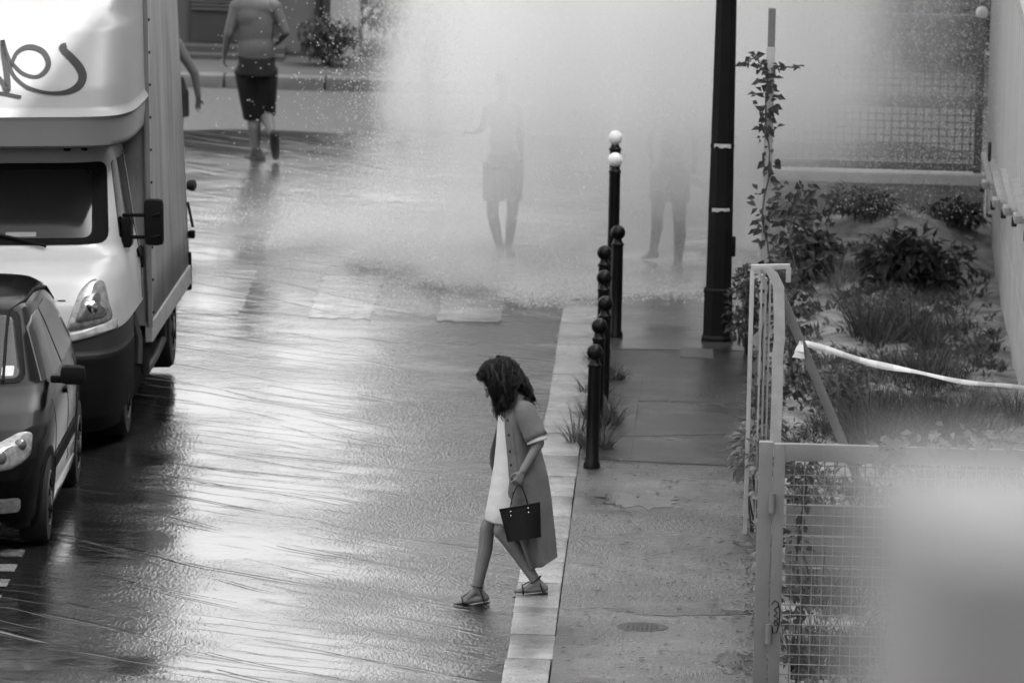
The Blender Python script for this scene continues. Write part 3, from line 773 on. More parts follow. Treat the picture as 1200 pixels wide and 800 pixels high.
def box_side(sg_):
    mb = MB(); rows = []
    for i in range(9):
        v = i/8; z = .64+v*2.86; row = []
        for j in range(15):
            u = j/14; y = 2.06+u*3.5
            row.append((sg_*(1.03 - .095*v*u + .012*math.sin(u*9)*v), y, z))
        rows.append(row)
    mb.rows(rows); return mb
for sg_ in (-1, 1):
    o = box_side(sg_).raw('side_panel', M_BOX, truck, True); md = o.modifiers.new('t', 'SOLIDIFY'); md.thickness = .03; md.offset = -sg_
    MB().box((sg_*1.034, 2.085, 2.07), (.03, .055, 2.86)).build('corner_strip', mat('strip_metal', .17, .45, .15, 5), truck)
    for k in range(12): MB().sphere((sg_*1.052, 2.085, .75+k*.24), .012, 8, 5).build('rivet', M_GREYP, truck, True)
    MB().box((sg_*1.02, 3.81, .60), (.05, 3.5, .14)).build('bottom_rail', mat('rail_metal', .22, .5, .3, 9), truck)
    MB().tube([(sg_*.985, 2.12, .52), (sg_*.985, 2.12, .30), (sg_*.985, 2.9, .30), (sg_*.985, 3.6, .34), (sg_*.985, 3.6, .52)], .03, 8).build('side_guard', M_GREYP, truck, True)
    wheel('wheel', truck, sg_*.98, 4.55, .34, .40, sg_)
    MB().lathe([(.03, 0), (.045, .03), (.045, .06), (.02, .075)], 12, (sg_*1.03, 5.40, 1.30), 'X').build('marker_lamp', M_GREYP, truck, True)
    MB().bev((sg_*1.05, 5.55, .90), (.05, .08, .06), .01).build('door_hinge', M_BLACK, truck, True)
    MB().bev((sg_*1.0, 5.5, .62), (.10, .05, .30), .02).build('mud_flap', M_BLACK, truck, True)
    MB().tube([(sg_*1.02, 5.57, 1.15), (sg_*1.055, 5.60, .95)], .012, 6).build('strap', M_GREYP, truck)
MB().box((0, 5.58, 2.05), (1.90, .06, 2.8)).build('rear_door', M_BOX, truck)
MB().box((0, 2.10, 2.05), (2.0, .05, 2.8)).build('box_front', M_BOX, truck)
MB().box((0, 3.8, 3.50), (1.88, 3.5, .04)).build('box_roof', M_VW, truck)
MB().box((0, 3.2, .48), (1.0, 5.4, .16)).build('chassis', M_BLACK, truck)
MB().box((0, 2.7, .33), (1.80, 2.7, .40)).build('underside_blocker', M_BLACK, truck)  # added block, stops bright water showing through beneath the truck
MB().box((0, 2.9, .40), (1.40, 4.9, .30)).build('axle_gap_fill', M_BLACK, truck)  # added fill between the wheels, keeps the underside dark
MB().box((0, 3.83, .575), (1.9, 3.4, .03)).build('box_floor', M_BLACK, truck)
# graffiti: ribbon on the sloping nose
bpy.context.view_layer.update()
TMI = truck.matrix_world.inverted()
def on_nose(px, py, off):
    Y = 64.2
    for _ in range(12):
        l = TMI @ at(px, py, Y); yn = NS.front(l.x, l.z); Y += (yn-l.y)
    l = TMI @ at(px, py, Y); return Vector((l.x, NS.front(l.x, l.z)-off, l.z))
M_GRAF = mat('spray_ink', .006, .8, .3, 4)
def cr_spline(P, n=8):
    out = []
    for i in range(len(P)-1):
        p0, p1, p2, p3 = P[max(i-1, 0)], P[i], P[i+1], P[min(i+2, len(P)-1)]
        for k in range(n):
            t = k/n
            out.append(tuple(.5*(2*p1[c]+(p2[c]-p0[c])*t+(2*p0[c]-5*p1[c]+4*p2[c]-p3[c])*t*t+(3*p1[c]-p0[c]-3*p2[c]+p3[c])*t**3) for c in range(len(p1))))
    out.append(P[-1]); return out
def ribbon(P):
    S = cr_spline(P); rows = []
    for i, (x, y, w) in enumerate(S):
        a = S[max(i-1, 0)]; b = S[min(i+1, len(S)-1)]; d = Vector((b[0]-a[0], b[1]-a[1])); d = d.normalized() if d.length else Vector((1, 0))
        n = Vector((-d.y, d.x))*w/2
        rows.append([on_nose(x+n.x, y+n.y, .004), on_nose(x-n.x, y-n.y, .004)])
    return MB().rows(rows)
for P in ([(-14, 78, 5), (-4, 88, 5), (4, 98, 6), (9, 106, 7), (8, 85, 7), (4, 62, 6), (3, 47, 5)], [(3, 47, 5), (6, 60, 6), (11, 72, 5), (13, 82, 4), (20, 93, 4), (34, 103, 4), (57, 109, 4), (78, 108, 6), (92, 101, 9), (97, 90, 10), (93, 79, 10), (84, 68, 9), (76, 60, 8), (73, 55, 7), (78, 53, 6)],
          [(13, 78, 4), (20, 62, 5), (34, 55, 6), (50, 60, 6), (57, 73, 6), (53, 84, 6), (42, 90, 4), (27, 86, 4), (15, 75, 4)], [(-14, 108, 4), (5, 110, 4), (25, 114, 4)]):
    o = ribbon(P).raw('graffiti_stroke', M_GRAF, truck)

# ---- dark hatchback
car = empty('parked_car', (-5.36, 58.62, 0), label='dark hatchback parked in front of the white truck', cat='car')
M_CAR = mat('car_paint', .002, .16, .12, 3, coat=0, spec=.12)
CS = Shell([(.17, .10, 3.98, .84), (.25, .04, 4.05, .865), (.40, .01, 4.1, .875), (.52, 0, 4.1, .87), (.64, .03, 4.1, .875), (.74, .10, 4.08, .875), (.82, .24, 4.06, .868), (.90, .52, 4.04, .855),
            (.97, .84, 4.0, .835), (1.02, 1.02, 3.97, .82), (1.30, 1.50, 3.72, .70), (1.44, 1.80, 3.50, .63), (1.49, 2.02, 3.30, .57), (1.515, 2.3, 3.0, .45)], 5.2)
CS.body(.17, 1.515, .03).build('body', M_CAR, car, True, 60)
cf = lambda p, o: (p.x, CS.front(p.x, p.y)-o, p.y)
cs_ = lambda sg: (lambda p, o: (sg*(CS.side(p.x, p.y)+o), p.x, p.y))
wd = patch(cf, [(-.67, 1.035), (.67, 1.035), (.56, 1.435), (-.56, 1.435)], .006, .07, rings=26).build('windscreen', M_BLACK, car, True, 60)
patch(cf, [(-.63, 1.06), (.63, 1.06), (.525, 1.405), (-.525, 1.405)], .010, .06, skirt=.003, rings=26).build('glass', mat('car_glass', .03, .08, .3, 2, spec=.3), wd, True, 60)
patch(cf, [(.50, 1.075), (.58, 1.075), (.58, 1.13), (.50, 1.13)], .013, .01, rings=2, skirt=.002).build('sticker', mat('paper2', .4, .6, .1, 8), wd)
for sg_ in (-1, 1):
    hl = patch(cf, [(sg_*.30, .60), (sg_*.66, .585), (sg_*.78, .66), (sg_*.775, .80), (sg_*.70, .815), (sg_*.42, .70)], .012, .06, .025).build('headlight', M_LENS, car, True, 60)
    MB().sphere((sg_*.56, CS.front(.56, .68)-.03, .675), (.075, .03, .06)).build('reflector', mat('lamp_inner2', .16, .15, .7, 18, metal=.6), hl, True, 80)
    MB().sphere((sg_*.71, CS.front(.71, .74)-.02, .745), (.042, .03, .042)).build('reflector', mat('lamp_inner2', .16), hl, True, 80)
    patch(cs_(sg_), [(1.30, 1.02), (2.22, 1.02), (2.22, 1.40), (1.95, 1.385), (1.72, 1.33)], .005, .03).build('side_window', M_GLASS, car, True, 60)
    patch(cs_(sg_), [(2.28, 1.02), (3.2, 1.04), (3.05, 1.34), (2.70, 1.40), (2.28, 1.40)], .005, .03).build('side_window', M_GLASS, car, True, 60)
    for yy in (1.22, 2.25, 3.08): patch(cs_(sg_), [(yy, .35), (yy+.012, .35), (yy+.012, .97), (yy, .97)], .002, .003, rings=2).build('door_gap', M_BLACK, car)
    for yy in (2.05, 2.95): patch(cs_(sg_), [(yy, .84), (yy+.16, .84), (yy+.16, .88), (yy, .88)], .022, .015).build('door_handle', M_CAR, car, True)
    patch(cs_(sg_), [(1.15, .46), (3.0, .46), (3.0, .54), (1.15, .54)], .012, .02).build('rub_strip', M_BLACK, car, True)
    patch(cs_(sg_), [(1.12, .19), (2.95, .19), (2.95, .30), (1.12, .30)], .010, .02).build('sill', mat('sill_paint', .10, .2, .1, 4, coat=1), car, True)
    for yy in (.82, 3.40):
        arch = [(yy+.345*math.cos(a), .31+.345*math.sin(a)) for a in [math.pi*k/14 for k in range(15)]] + [(yy-.345, .175), (yy+.345, .175)]
        patch(cs_(sg_), arch, .006, .01).build('wheel_arch', M_BLACK, car, True, 60)
        wheel('wheel', car, sg_*.868, yy, .305, .19, sg_)
    mi = MB().bev((sg_*.965, 1.42, 1.055), (.17, .12, .13), .04).build('mirror', M_BLACK, car, True)
    MB().bev((sg_*.86, 1.44, 1.02), (.10, .06, .05), .015).build('arm', M_BLACK, mi, True)
    MB().tube([cs_(sg_)(Vector((yy, zz)), .008) for yy, zz in ((1.08, 1.04), (1.5, 1.28), (1.8, 1.42), (2.1, 1.465), (2.6, 1.475), (3.1, 1.43), (3.5, 1.30))], .013, 6).build('roof_trim', M_BLACK, car, True)
    patch(cf, [(sg_*.52, .30), (sg_*.72, .30), (sg_*.72, .40), (sg_*.52, .40)], .008, .03).build('fog_lamp', M_LENS, car, True)
patch(cf, [(-.60, .21), (.60, .21), (.60, .245), (-.60, .245)], .014, .012).build('bumper_lip', M_GREYP, car, True)
patch(cf, [(-.50, .30), (.50, .30), (.44, .56), (-.44, .56)], .008, .05).build('grille', M_BLACK, car, True)
patch(cf, [(-.26, .40), (.26, .40), (.26, .51), (-.26, .51)], .014, .008, rings=2).build('number_plate', mat('plate_white', .6, .4, .05, 5), car)
for x0_, x1_ in ((.50, -.08), (-.10, -.60)):
    MB().tube([cf(Vector((x0_+(x1_-x0_)*t, 1.035+.05*min(1, t*2))), .022) for t in (0, .2, .5, 1)], .009, 5).build('wiper', M_BLACK, car, True)
for z in (.55,): patch(cf, [(-.85, z), (.85, z), (.85, z+.008), (-.85, z+.008)], .001, .002, rings=2).build('bumper_gap', M_BLACK, car)
# ------------------------------------------------------------------ people
def hand(mb, wrist, d, side, nrm, s=1.0, curl=.5):
    """palm, four fingers of unequal length and a thumb; d along the hand, side towards the thumb, nrm the palm's facing"""
    wrist = Vector(wrist); d = Vector(d).normalized(); side = (Vector(side) - d*Vector(side).dot(d)).normalized(); nrm = d.cross(side) if nrm is None else Vector(nrm).normalized()
    kn = wrist + d*.085*s
    for t in (-.6, 0, .6):
        mb.capsule(wrist + side*.014*t*s + d*.01, .017*s, kn + side*.034*t*s, .013*s, 8)
    for k, (t, ln) in enumerate(((.85, .068), (.29, .078), (-.29, .072), (-.85, .055))):
        p = kn + side*.034*t*s; a = curl*.7
        p1 = p + (d*math.cos(a) + nrm*math.sin(a))*ln*.5*s; a2 = curl*1.7
        p2 = p1 + (d*math.cos(a2) + nrm*math.sin(a2))*ln*.5*s
        mb.capsule(p, .0085*s, p1, .008*s, 7); mb.capsule(p1, .008*s, p2, .0068*s, 7)
    b = wrist + d*.03*s + side*.02*s
    t1 = b + (d*.55 + side*.8)*.035*s; t2 = t1 + (d*.85 + side*.25 + nrm*.35*curl)*.032*s
    mb.capsule(b, .011*s, t1, .0095*s, 7); mb.capsule(t1, .0095*s, t2, .008*s, 7)
def head(mb, c, fw, up, s=1.0):
    fw = Vector(fw).normalized(); up = (Vector(up) - fw*Vector(up).dot(fw)).normalized(); rt = fw.cross(up)
    R = Matrix((rt, fw, up)).transposed(); P = lambda x, y, z: Vector(c) + R @ Vector((x, y, z))*s
    S = lambda *r: tuple(k*s for k in r)
    mb.sphere(P(0, -.008, .028), S(.073, .092, .085), 16, 11, R)
    mb.sphere(P(0, .022, -.035), S(.058, .066, .078), 14, 10, R)
    mb.sphere(P(0, .045, -.085), S(.036, .036, .030), 12, 8, R)
    mb.capsule(P(0, .088, .005), .009*s, P(0, .106, -.030), .013*s, 8)
    mb.capsule(P(-.03, .083, .022), .010*s, P(.03, .083, .022), .010*s, 8)
    mb.capsule(P(-.018, .085, -.058), .009*s, P(.018, .085, -.058), .009*s, 8)
    for sx in (-1, 1):
        mb.sphere(P(sx*.076, -.008, -.005), S(.012, .022, .032), 10, 8, R)
        mb.sphere(P(sx*.035, .066, -.02), S(.022, .02, .02), 10, 8, R)
    return P, R
def body(J, fw, s=1.0, fat=1.0, head_fw=None, head_up=(0, 0, 1), curl=.6, foot=True):
    mb = MB(); J = {k: Vector(v) for k, v in J.items()}; fw = Vector(fw).normalized()
    side = Vector((fw.y, -fw.x, 0)); R = Matrix((side, fw, Vector((0, 0, 1)))).transposed()
    f2 = lambda *r: tuple(k*s for k in r)
    mb.sphere(J['chest'], f2(.155*fat, .105*fat, .17), 16, 10, R)
    mb.sphere(J['waist'], f2(.135*fat, .10*fat, .15), 16, 10, R)
    mb.sphere(J['pelvis'], f2(.16*fat, .115*fat, .13), 16, 10, R)
    mb.capsule(J['chest'], .10*s*fat, J['waist'], .10*s*fat); mb.capsule(J['waist'], .10*s*fat, J['pelvis'], .11*s*fat)
    mb.capsule(J['chest']+Vector((0, 0, .08*s)), .075*s, J['neck'], .058*s); mb.capsule(J['neck'], .056*s, J['head']-Vector(head_up)*.05*s, .052*s)
    for q in 'LR':
        mb.capsule(J['neck']-Vector((0, 0, .03*s)), .055*s, J['sh'+q], .058*s*fat)
        mb.capsule(J['chest'], .08*s*fat, J['sh'+q], .058*s*fat)
        mb.capsule(J['sh'+q], .056*s*fat, J['el'+q], .042*s*fat); mb.capsule(J['el'+q], .042*s*fat, J['wr'+q], .027*s)
        d = J['ha'+q]-J['wr'+q]; hand(mb, J['wr'+q], d, fw if abs(d.normalized().dot(fw)) < .8 else Vector((0, 0, 1)), None, s, curl)
        mb.capsule(J['hip'+q], .092*s*fat, J['kn'+q], .058*s*fat); mb.capsule(J['pelvis'], .10*s*fat, J['hip'+q], .095*s*fat)
        k, a = J['kn'+q], J['an'+q]; mid = k.lerp(a, .32) - fw*.012*s
        mb.capsule(k, .056*s*fat, mid, .056*s*fat); mb.capsule(mid, .056*s*fat, a, .035*s)
        if foot:
            h, t = J['he'+q], J['to'+q]; ball = h.lerp(t, .68)
            mb.capsule(a, .034*s, h, .028*s); mb.capsule(a, .031*s, ball, .022*s); mb.capsule(h, .026*s, ball, .023*s); mb.capsule(ball, .024*s, t, .013*s)
            sd = (t-h).cross(Vector((0, 0, 1)))
            if sd.length > .01:
                sd.normalize()
                for w in (-.022, -.008, .008, .022): mb.capsule(ball+sd*w*s, .012*s, t+sd*w*s*.8-(t-h).normalized()*abs(w)*.5, .009*s, 7)
    P, RR = head(mb, J['head'], head_fw or fw, head_up, s)
    return mb, P
def cone(mb, a, ra, b, rb, n=20, fold=0.0, seed=0):
    a = Vector(a); b = Vector(b); q = (b-a).to_track_quat('Z', 'Y').to_matrix(); L = (b-a).length; rows = []
    for i in range(7):
        t = i/6; rows.append([q @ Vector(((ra+(rb-ra)*t)*(1+fold*t*math.sin(5*an+seed+t*2))*math.cos(an), (ra+(rb-ra)*t)*(1+fold*t*math.sin(5*an+seed+t*2))*math.sin(an), L*t)) + a for an in [2*math.pi*j/n for j in range(n)]])
    o = len(mb.v); mb.rows(rows, True); mb.f += [tuple(o+j for j in range(n-1, -1, -1)), tuple(o+6*n+j for j in range(n))]
M_SKIN = mat('skin', .16, .5, .10, 9, .05, 120)
M_SKIN_D = mat('skin_dark', .085, .45, .12, 9, .05, 120)
M_HAIR = mat('dark_hair', .006, .65, .6, 25, spec=.1)
M_SHORTS = mat('black_cloth', .005, .85, .3, 14, .3, 70)
M_SHOE = mat('dark_shoe', .006, .6, .4, 25)

# ---- the woman stepping off the kerb
WY = 57.3
W = lambda px, py, dy=0.0: at(px, py, WY+dy)
wf = Vector((-math.cos(math.radians(14)), -math.sin(math.radians(14)), 0))
nod = math.radians(38); whf = wf*math.cos(nod) - Vector((0, 0, 1))*math.sin(nod); whu = wf*math.sin(nod) + Vector((0, 0, 1))*math.cos(nod)
J = dict(head=W(582, 449), neck=W(602, 468), chest=W(604, 500), waist=W(604, 530), pelvis=W(604, 552),
         shL=W(613, 480, -.14), elL=W(631.5, 519, -.19), wrL=W(613, 551, -.24), haL=W(607, 563, -.25),
         shR=W(602, 480, .15), elR=W(608, 521, .18), wrR=W(600, 552, .17), haR=W(597, 564, .17),
         hipL=W(606, 556, -.07), knL=W(587, 622, -.08), anL=W(629, 682, -.09), heL=W(638, 688.5, -.09), toL=W(604, 692.5, -.10),
         hipR=W(603, 556, .08), knR=W(571, 620, .08), anR=W(559, 690, .08), heR=W(569, 700, .08), toR=W(533, 706.5, .07))
mb, HP = body(J, wf, .93, .92, whf, whu, curl=1.0)
woman = remesh(mb, 'person', M_SKIN, .0055, None, 5)
tag(woman, 'woman in open shirt coat and pale dress stepping off the kerb, holding a handbag', 'person')
for sx in (-1, 1): MB().sphere(HP(sx*.032, .079, .0), .011, 8, 6).build('eye', mat('eye', .3, .2, .5, 60), woman, True)
# dress: closed rings
def ring_rows(tab, yc, n=36, fold=.0):
    rows = []
    for (py, xl, xr, dp, tilt) in tab:
        r = []
        for j in range(n):
            a = 2*math.pi*j/n; u = (1-math.cos(a))/2
            wob = 1 + fold*math.sin(9*a+py*.05)*max(0, (py-520)/90)
            p = at(xl+(xr-xl)*u, py+tilt*u, yc); p.y = yc - dp*wob*math.sin(a); r.append(p)
        rows.append(r)
    return rows
dress = MB().rows(ring_rows([(467, 593, 611, .055, 0), (474, 588, 614, .10, 0), (484, 584.5, 617, .118, 0), (500, 582.5, 619, .125, 0), (522, 581, 620, .12, 0), (545, 578.5, 623, .132, 0), (575, 573.5, 622, .14, 2),
    (595, 569.5, 620, .145, 5), (606, 567.5, 618, .145, 8), (608, 568, 617.5, .140, 8)], WY, fold=.035), True).build('dress', mat('white_cotton', .60, .8, .04, 5, .4, 14), woman, True, 80)
dress.modifiers.new('t', 'SOLIDIFY').thickness = .004
M_COAT = mat('coat_cloth', .125, .9, .10, 9, .55, 13)
ctab = [(462, 603, 613, 600, .05, 0), (468, 600, 619, 596, .10, 0), (476, 596, 624, 590, .155, 0), (488, 592.5, 626, 585, .18, 0), (505, 593, 628.5, 581, .185, 0), (520, 594.5, 632, 577, .185, 0), (535, 596, 636, 573.5, .19, 0),
        (548, 597, 639.5, 574, .20, 0), (562, 598.5, 642.5, 578, .205, 0), (585, 600.5, 646, 585, .205, 0), (610, 605, 648.5, 594, .20, -1), (635, 612, 651, 606, .19, -4), (655, 619, 652.5, 616, .175, -6), (664, 622, 653.5, 620, .165, -12)]
rows = []
for (py, xf, xb, xff, dp, tilt) in ctab:
    r = []
    for j in range(25):
        u = j/24; a = math.pi*(.24+.76*u); lo = max(0, (py-545)/120)
        p = at(xf+(xb-xf)*u, py+tilt*u, WY); p.y = WY - dp*math.sin(a)*(1+.20*lo*math.sin(u*13+py*.012)); r.append(p)
    for j in range(1, 25):
        u = 1-j/24; a = math.pi*(.24+.76*u)
        p = at(xff+(xb-xff)*u, py+tilt*u, WY); p.y = WY + dp*math.sin(a); r.append(p)
    rows.append(r)
def denser(rows, k=3):
    out = []
    for i in range(len(rows)-1):
        p0, p1, p2, p3 = rows[max(i-1, 0)], rows[i], rows[i+1], rows[min(i+2, len(rows)-1)]
        for s in range(k):
            t = s/k
            out.append([.5*(2*b + (c-a)*t + (2*a-5*b+4*c-d)*t*t + (3*b-a-3*c+d)*t**3) for a, b, c, d in zip(p0, p1, p2, p3)])
    out.append(rows[-1]); return out
coat = MB().rows(denser(rows)).raw('coat', M_COAT, woman, True)
md = coat.modifiers.new('t', 'SOLIDIFY'); md.thickness = .006; md.offset = 0
# sleeve, cuff, collar, placket, pocket flap, buttons
def tube_rows(a, b, r0, r1, n=22, squash=1.0, k=7, fold=0):
    a = Vector(a); b = Vector(b); q = (b-a).to_track_quat('Z', 'Y').to_matrix(); out = []
    for i in range(k):
        t = i/(k-1); r = r0+(r1-r0)*t
        out.append([a.lerp(b, t) + q @ Vector((r*math.cos(x), r*squash*math.sin(x)*(1+fold*t*math.sin(4*x)), 0)) for x in [2*math.pi*j/n for j in range(n)]])
    return out
for q, dy in (('L', 0), ('R', 0)):
    a = J['sh'+q]; b = J['sh'+q].lerp(J['el'+q], .86)
    rr = tube_rows(a.lerp(b, .02), b, .074, .078, fold=.05)
    top = [a + (p-a)*.45 + (a-b).normalized()*.055 for p in rr[0]]
    top0 = [a + (p-a)*.05 + (a-b).normalized()*.068 for p in rr[0]]
    mid_ = [a + (p-a)*.82 + (a-b).normalized()*.03 for p in rr[0]]
    sl = MB().rows([top0, top, mid_]+rr, True).raw('sleeve', M_COAT, woman, True); sl.modifiers.new('t', 'SOLIDIFY').thickness = .005
    cf_ = MB().rows(tube_rows(b.lerp(a, .10), b.lerp(J['el'+q], .35)+Vector((0, 0, -.012)), .066, .070, k=4), True).raw('cuff', mat('white_cotton', .74), woman, True); cf_.modifiers.new('t', 'SOLIDIFY').thickness = .004
col = MB().rows([[W(612, 457, -.02), W(606, 458, -.065), W(600, 464, -.08), W(596, 473, -.085), W(594.5, 480, -.10)], [W(617, 463, -.02), W(613, 467, -.105), W(607, 473, -.130), W(601, 480, -.145), W(597, 484, -.16)]]).raw('collar', M_COAT, woman, True)
col.modifiers.new('t', 'SOLIDIFY').thickness = .008
def on_coat(px, py, off):
    """point on the near side of the coat"""
    tab = ctab; (xf, xb, xff, dp, tilt) = lerp_table(tab, py); u = max(0, min(1, (px-xf)/(xb-xf))); a = math.pi*(.24+.76*u); lo = max(0, (py-545)/120)
    p = at(px, py, WY); p.y = WY - dp*math.sin(a)*(1+.20*lo*math.sin(u*13+py*.012)) - off; return p
M_SEAM = mat('coat_seam', .10, .9, .1, 9)
for pts in ([(600+.12*(y-480)-.5*max(0, y-575)*0, y) for y in range(486, 640, 10)],):
    MB().tube([on_coat(x, y, .004) for x, y in pts], .0022, 5).build('placket_seam', M_SEAM, woman)
MB().tube([on_coat(x, y, .004) for x, y in ((598, 502), (604, 503), (609, 502.5), (613, 501))], .0025, 5).build('pocket_seam', M_SEAM, woman)
MB().tube([on_coat(x, y, .004) for x, y in ((612, 566), (620, 563), (629, 558), (631, 563), (622, 569), (613, 571))], .0025, 5).build('pocket_seam', M_SEAM, woman)
for y in (488, 505, 524, 540, 556, 573, 592):
    p = on_coat(594.8+.075*(y-488)+1.2, y, .004)
    MB().sphere(p, (.011, .006, .011), 10, 6).build('button', mat('button', .012, .3, .1, 5), woman, True)
# hair: a mass with many loose wavy locks
rh = random.Random(21); mb = MB()
def rvec_h(r): return Vector((r.uniform(-1, 1), r.uniform(-1, 1), r.uniform(-1, 1)))
mb.sphere(W(586, 441, -.0), (.118, .105, .125), 16, 11); mb.sphere(W(577, 434, -.01), (.082, .085, .075), 14, 9)
mb.capsule(W(582, 446, -.07), .046, W(586, 470, -.11), .030); mb.capsule(W(590, 447, -.09), .05, W(590, 476, -.13), .032); mb.capsule(W(600, 445, -.08), .05, W(599, 466, -.13), .034)
mb.capsule(W(601, 438, -.03), .062, W(616, 457, -.02), .040); mb.capsule(W(614, 455, -.02), .04, W(626, 468, -.0), .016); mb.capsule(W(582, 446, .07), .046, W(588, 472, .07), .03)
hair = remesh(mb, 'hair', M_HAIR, .008, woman, 4)
arc = [(560.5, 438), (563, 430), (570, 422), (580, 417.5), (590, 416.5), (600, 420), (608, 428), (613, 437)]
mb = MB(); mbl = MB()
def arc_at(t):
    f = t*(len(arc)-1); i = min(int(f), len(arc)-2); u = f-i; return (arc[i][0]+(arc[i+1][0]-arc[i][0])*u, arc[i][1]+(arc[i+1][1]-arc[i][1])*u)
for k in range(120):
    t = rh.random(); cover = k > 92; ax, ay = arc_at(t); v = rh.random(); dyr = -.11*v + .02
    ax += (587-ax)*.35*v*v; ay += (440-ay)*.45*v*v; nearside = rh.random() < .82
    if t < .16:
        e = (rh.uniform(561, 569), rh.uniform(437, 448)); de = dyr - .01; m = ((ax+e[0])/2-2, (ay+e[1])/2); dm = dyr-.02
    elif t < .72:
        q0 = rh.random(); e = (574+q0*8+rh.uniform(0, 10), 466+q0*25+rh.uniform(-6, 5)); de = rh.uniform(-.16, -.08)
        m = ((ax+e[0])/2-rh.uniform(-2, 2), (ay+e[1])/2-2); dm = min(dyr, de)-.03
    else:
        ex = rh.uniform(604, 632); e = (ex, 449+(ex-604)*.85+rh.uniform(-2, 9)); de = rh.uniform(-.10, -.02)
        m = ((ax+e[0])/2+rh.uniform(0, 4), (ay+e[1])/2-3); dm = min(dyr, de)-.03
    if cover: nearside = True; e = (rh.uniform(588, 605), rh.uniform(458, 482)); de = rh.uniform(-.19, -.14); m = ((ax+e[0])/2+rh.uniform(-2, 5), (ay+e[1])/2-2); dm = -.17
    if not nearside: dyr, dm, de = -dyr, -dm, -de
    A, B, Cc = W(ax, ay, dyr), W(m[0], m[1], dm), W(e[0], e[1], de)
    ph = rh.uniform(0, 6.28); fr = rh.uniform(11, 20); amp = rh.uniform(.007, .015); light = rh.random() < .22
    for s_ in range(10):
        o1 = rvec_h(rh)*.009; o2 = rvec_h(rh)*.012; pts = []; sp_ = rh.uniform(.85, 1.12); p2 = ph + rh.uniform(-.5, .5)
        for i in range(17):
            u = i/16*sp_; p_ = A*(1-u)**2 + B*2*u*(1-u) + Cc*u*u + o1.lerp(o2, min(1, u))
            p_ += Vector((math.sin(u*fr+p2), math.cos(u*fr+p2)*.7, .35*math.sin(u*fr*1.3+p2)))*amp*min(1, max(0, u-.15)*2.2); pts.append(p_)
        r0 = rh.uniform(.0012, .0028)
        (mbl if light else mb).tube(pts, [r0*(1-.6*(i/16)) for i in range(17)], 4)
mbl.raw('light_locks', mat('hair_light', .035, .5, .6, 60, spec=.2), hair, True)
lk = mb.raw('locks', mat('hair_locks', .008, .5, .9, 60, spec=.15), hair, True)
# sandals
M_SANDAL = mat('sandal', .012, .4, .2, 20)
for q in 'LR':
    h, t, a = J['he'+q], J['to'+q], J['an'+q]; d = (t-h).normalized(); sd = d.cross(Vector((0, 0, 1))).normalized(); dn = sd.cross(d)
    if dn.z > 0: dn = -dn
    mb = MB(); rows_ = []
    for i in range(12):
        u = i/11; w = .030+.012*math.sin(u*math.pi*.9+.2); p = h.lerp(t, -.10+1.22*u) + dn*.026
        rows_.append([p-sd*w, p+sd*w, p+sd*w+dn*.012, p-sd*w+dn*.012])
    mb.rows(rows_, True); mb.f += [(3, 2, 1, 0), tuple(44+i for i in range(4))]
    so_ = mb.build('sandal', M_SANDAL, woman)
    def loop(c, ax1, ax2, r1, r2): return [c + ax1*r1*math.cos(x) + ax2*r2*math.sin(x) for x in [2*math.pi*i/18 for i in range(19)]]
    MB().tube(loop(h.lerp(t, .74)-dn*.004, sd, dn, .040, .036), .0055, 5).build('strap', M_SANDAL, so_)
    ax = (a-J['kn'+q]).normalized(); s2 = ax.cross(sd).normalized(); s3 = ax.cross(s2)
    MB().tube(loop(a-ax*.012+Vector((0, 0, .008)), s2, s3, .041, .041), .0050, 5).build('strap', M_SANDAL, so_)
    top_ = a-ax*.005+d*.040
    MB().tube([h.lerp(t, .70)-dn*.036, h.lerp(t, .52)-dn*.052, top_], .0045, 5).build('strap', M_SANDAL, so_)
    for sg in (-1, 1): MB().tube([a-d*.02+sd*.038*sg, h.lerp(t, .06)+sd*.036*sg+dn*.03], .0045, 5).build('strap', M_SANDAL, so_)
# handbag
M_BAG = mat('black_leather', .003, .5, .3, 30, .15, 120, spec=.2)
BYY = -.33
bag = empty('handbag', W(612, 632, BYY+.05), label='black leather tote handbag held in the woman\'s hand', cat='handbag')
bl0 = bag.location.copy(); Q = lambda px, py, dy=0: W(px, py, BYY+dy) - bl0
mb = MB(); rows_ = []
for i in range(9):
    v = i/8
    l = Vector((585, 597)).lerp(Vector((595, 635)), v); r = Vector((633, 588.5)).lerp(Vector((634.5, 629)), v); th = .030+.035*v
    c = 6*math.sin(math.pi*v)*0
    ring = [Q(l.x, l.y, .045-th*.6), Q(l.x*.9+r.x*.1, l.y*.9+r.y*.1, .045-th), Q((l.x+r.x)/2, (l.y+r.y)/2, .045-th*1.08), Q(l.x*.1+r.x*.9, l.y*.1+r.y*.9, .045-th), Q(r.x, r.y, .045-th*.6),
            Q(r.x, r.y, .045+th*.6), Q(l.x*.1+r.x*.9, l.y*.1+r.y*.9, .045+th), Q((l.x+r.x)/2, (l.y+r.y)/2, .045+th*1.08), Q(l.x*.9+r.x*.1, l.y*.9+r.y*.1, .045+th), Q(l.x, l.y, .045+th*.6)]
    rows_.append(ring)
mb.rows(rows_, True); mb.f += [tuple(range(9, -1, -1)), tuple(80+i for i in range(10))]
bd = mb.build('bag_body', M_BAG, bag, True, 50)
MB().tube([Q(585, 597, .02), Q(609, 593, .010), Q(633, 588.5, .02)], .006, 6).build('top_edge', M_BAG, bag, True)
for dy in (.012, .08):
    P_ = [(598.5, 606, dy), (598, 597, dy), (600, 584, dy+.01), (604, 573, .04), (608, 568.5, .05), (612, 571, .04), (616, 582, dy+.01), (619, 593, dy), (619.5, 602, dy)]
    MB().tube([Q(*p) for p in cr_spline(P_, 4)], .0085, 6, flat=.5).build('handle', M_BAG, bag, True)
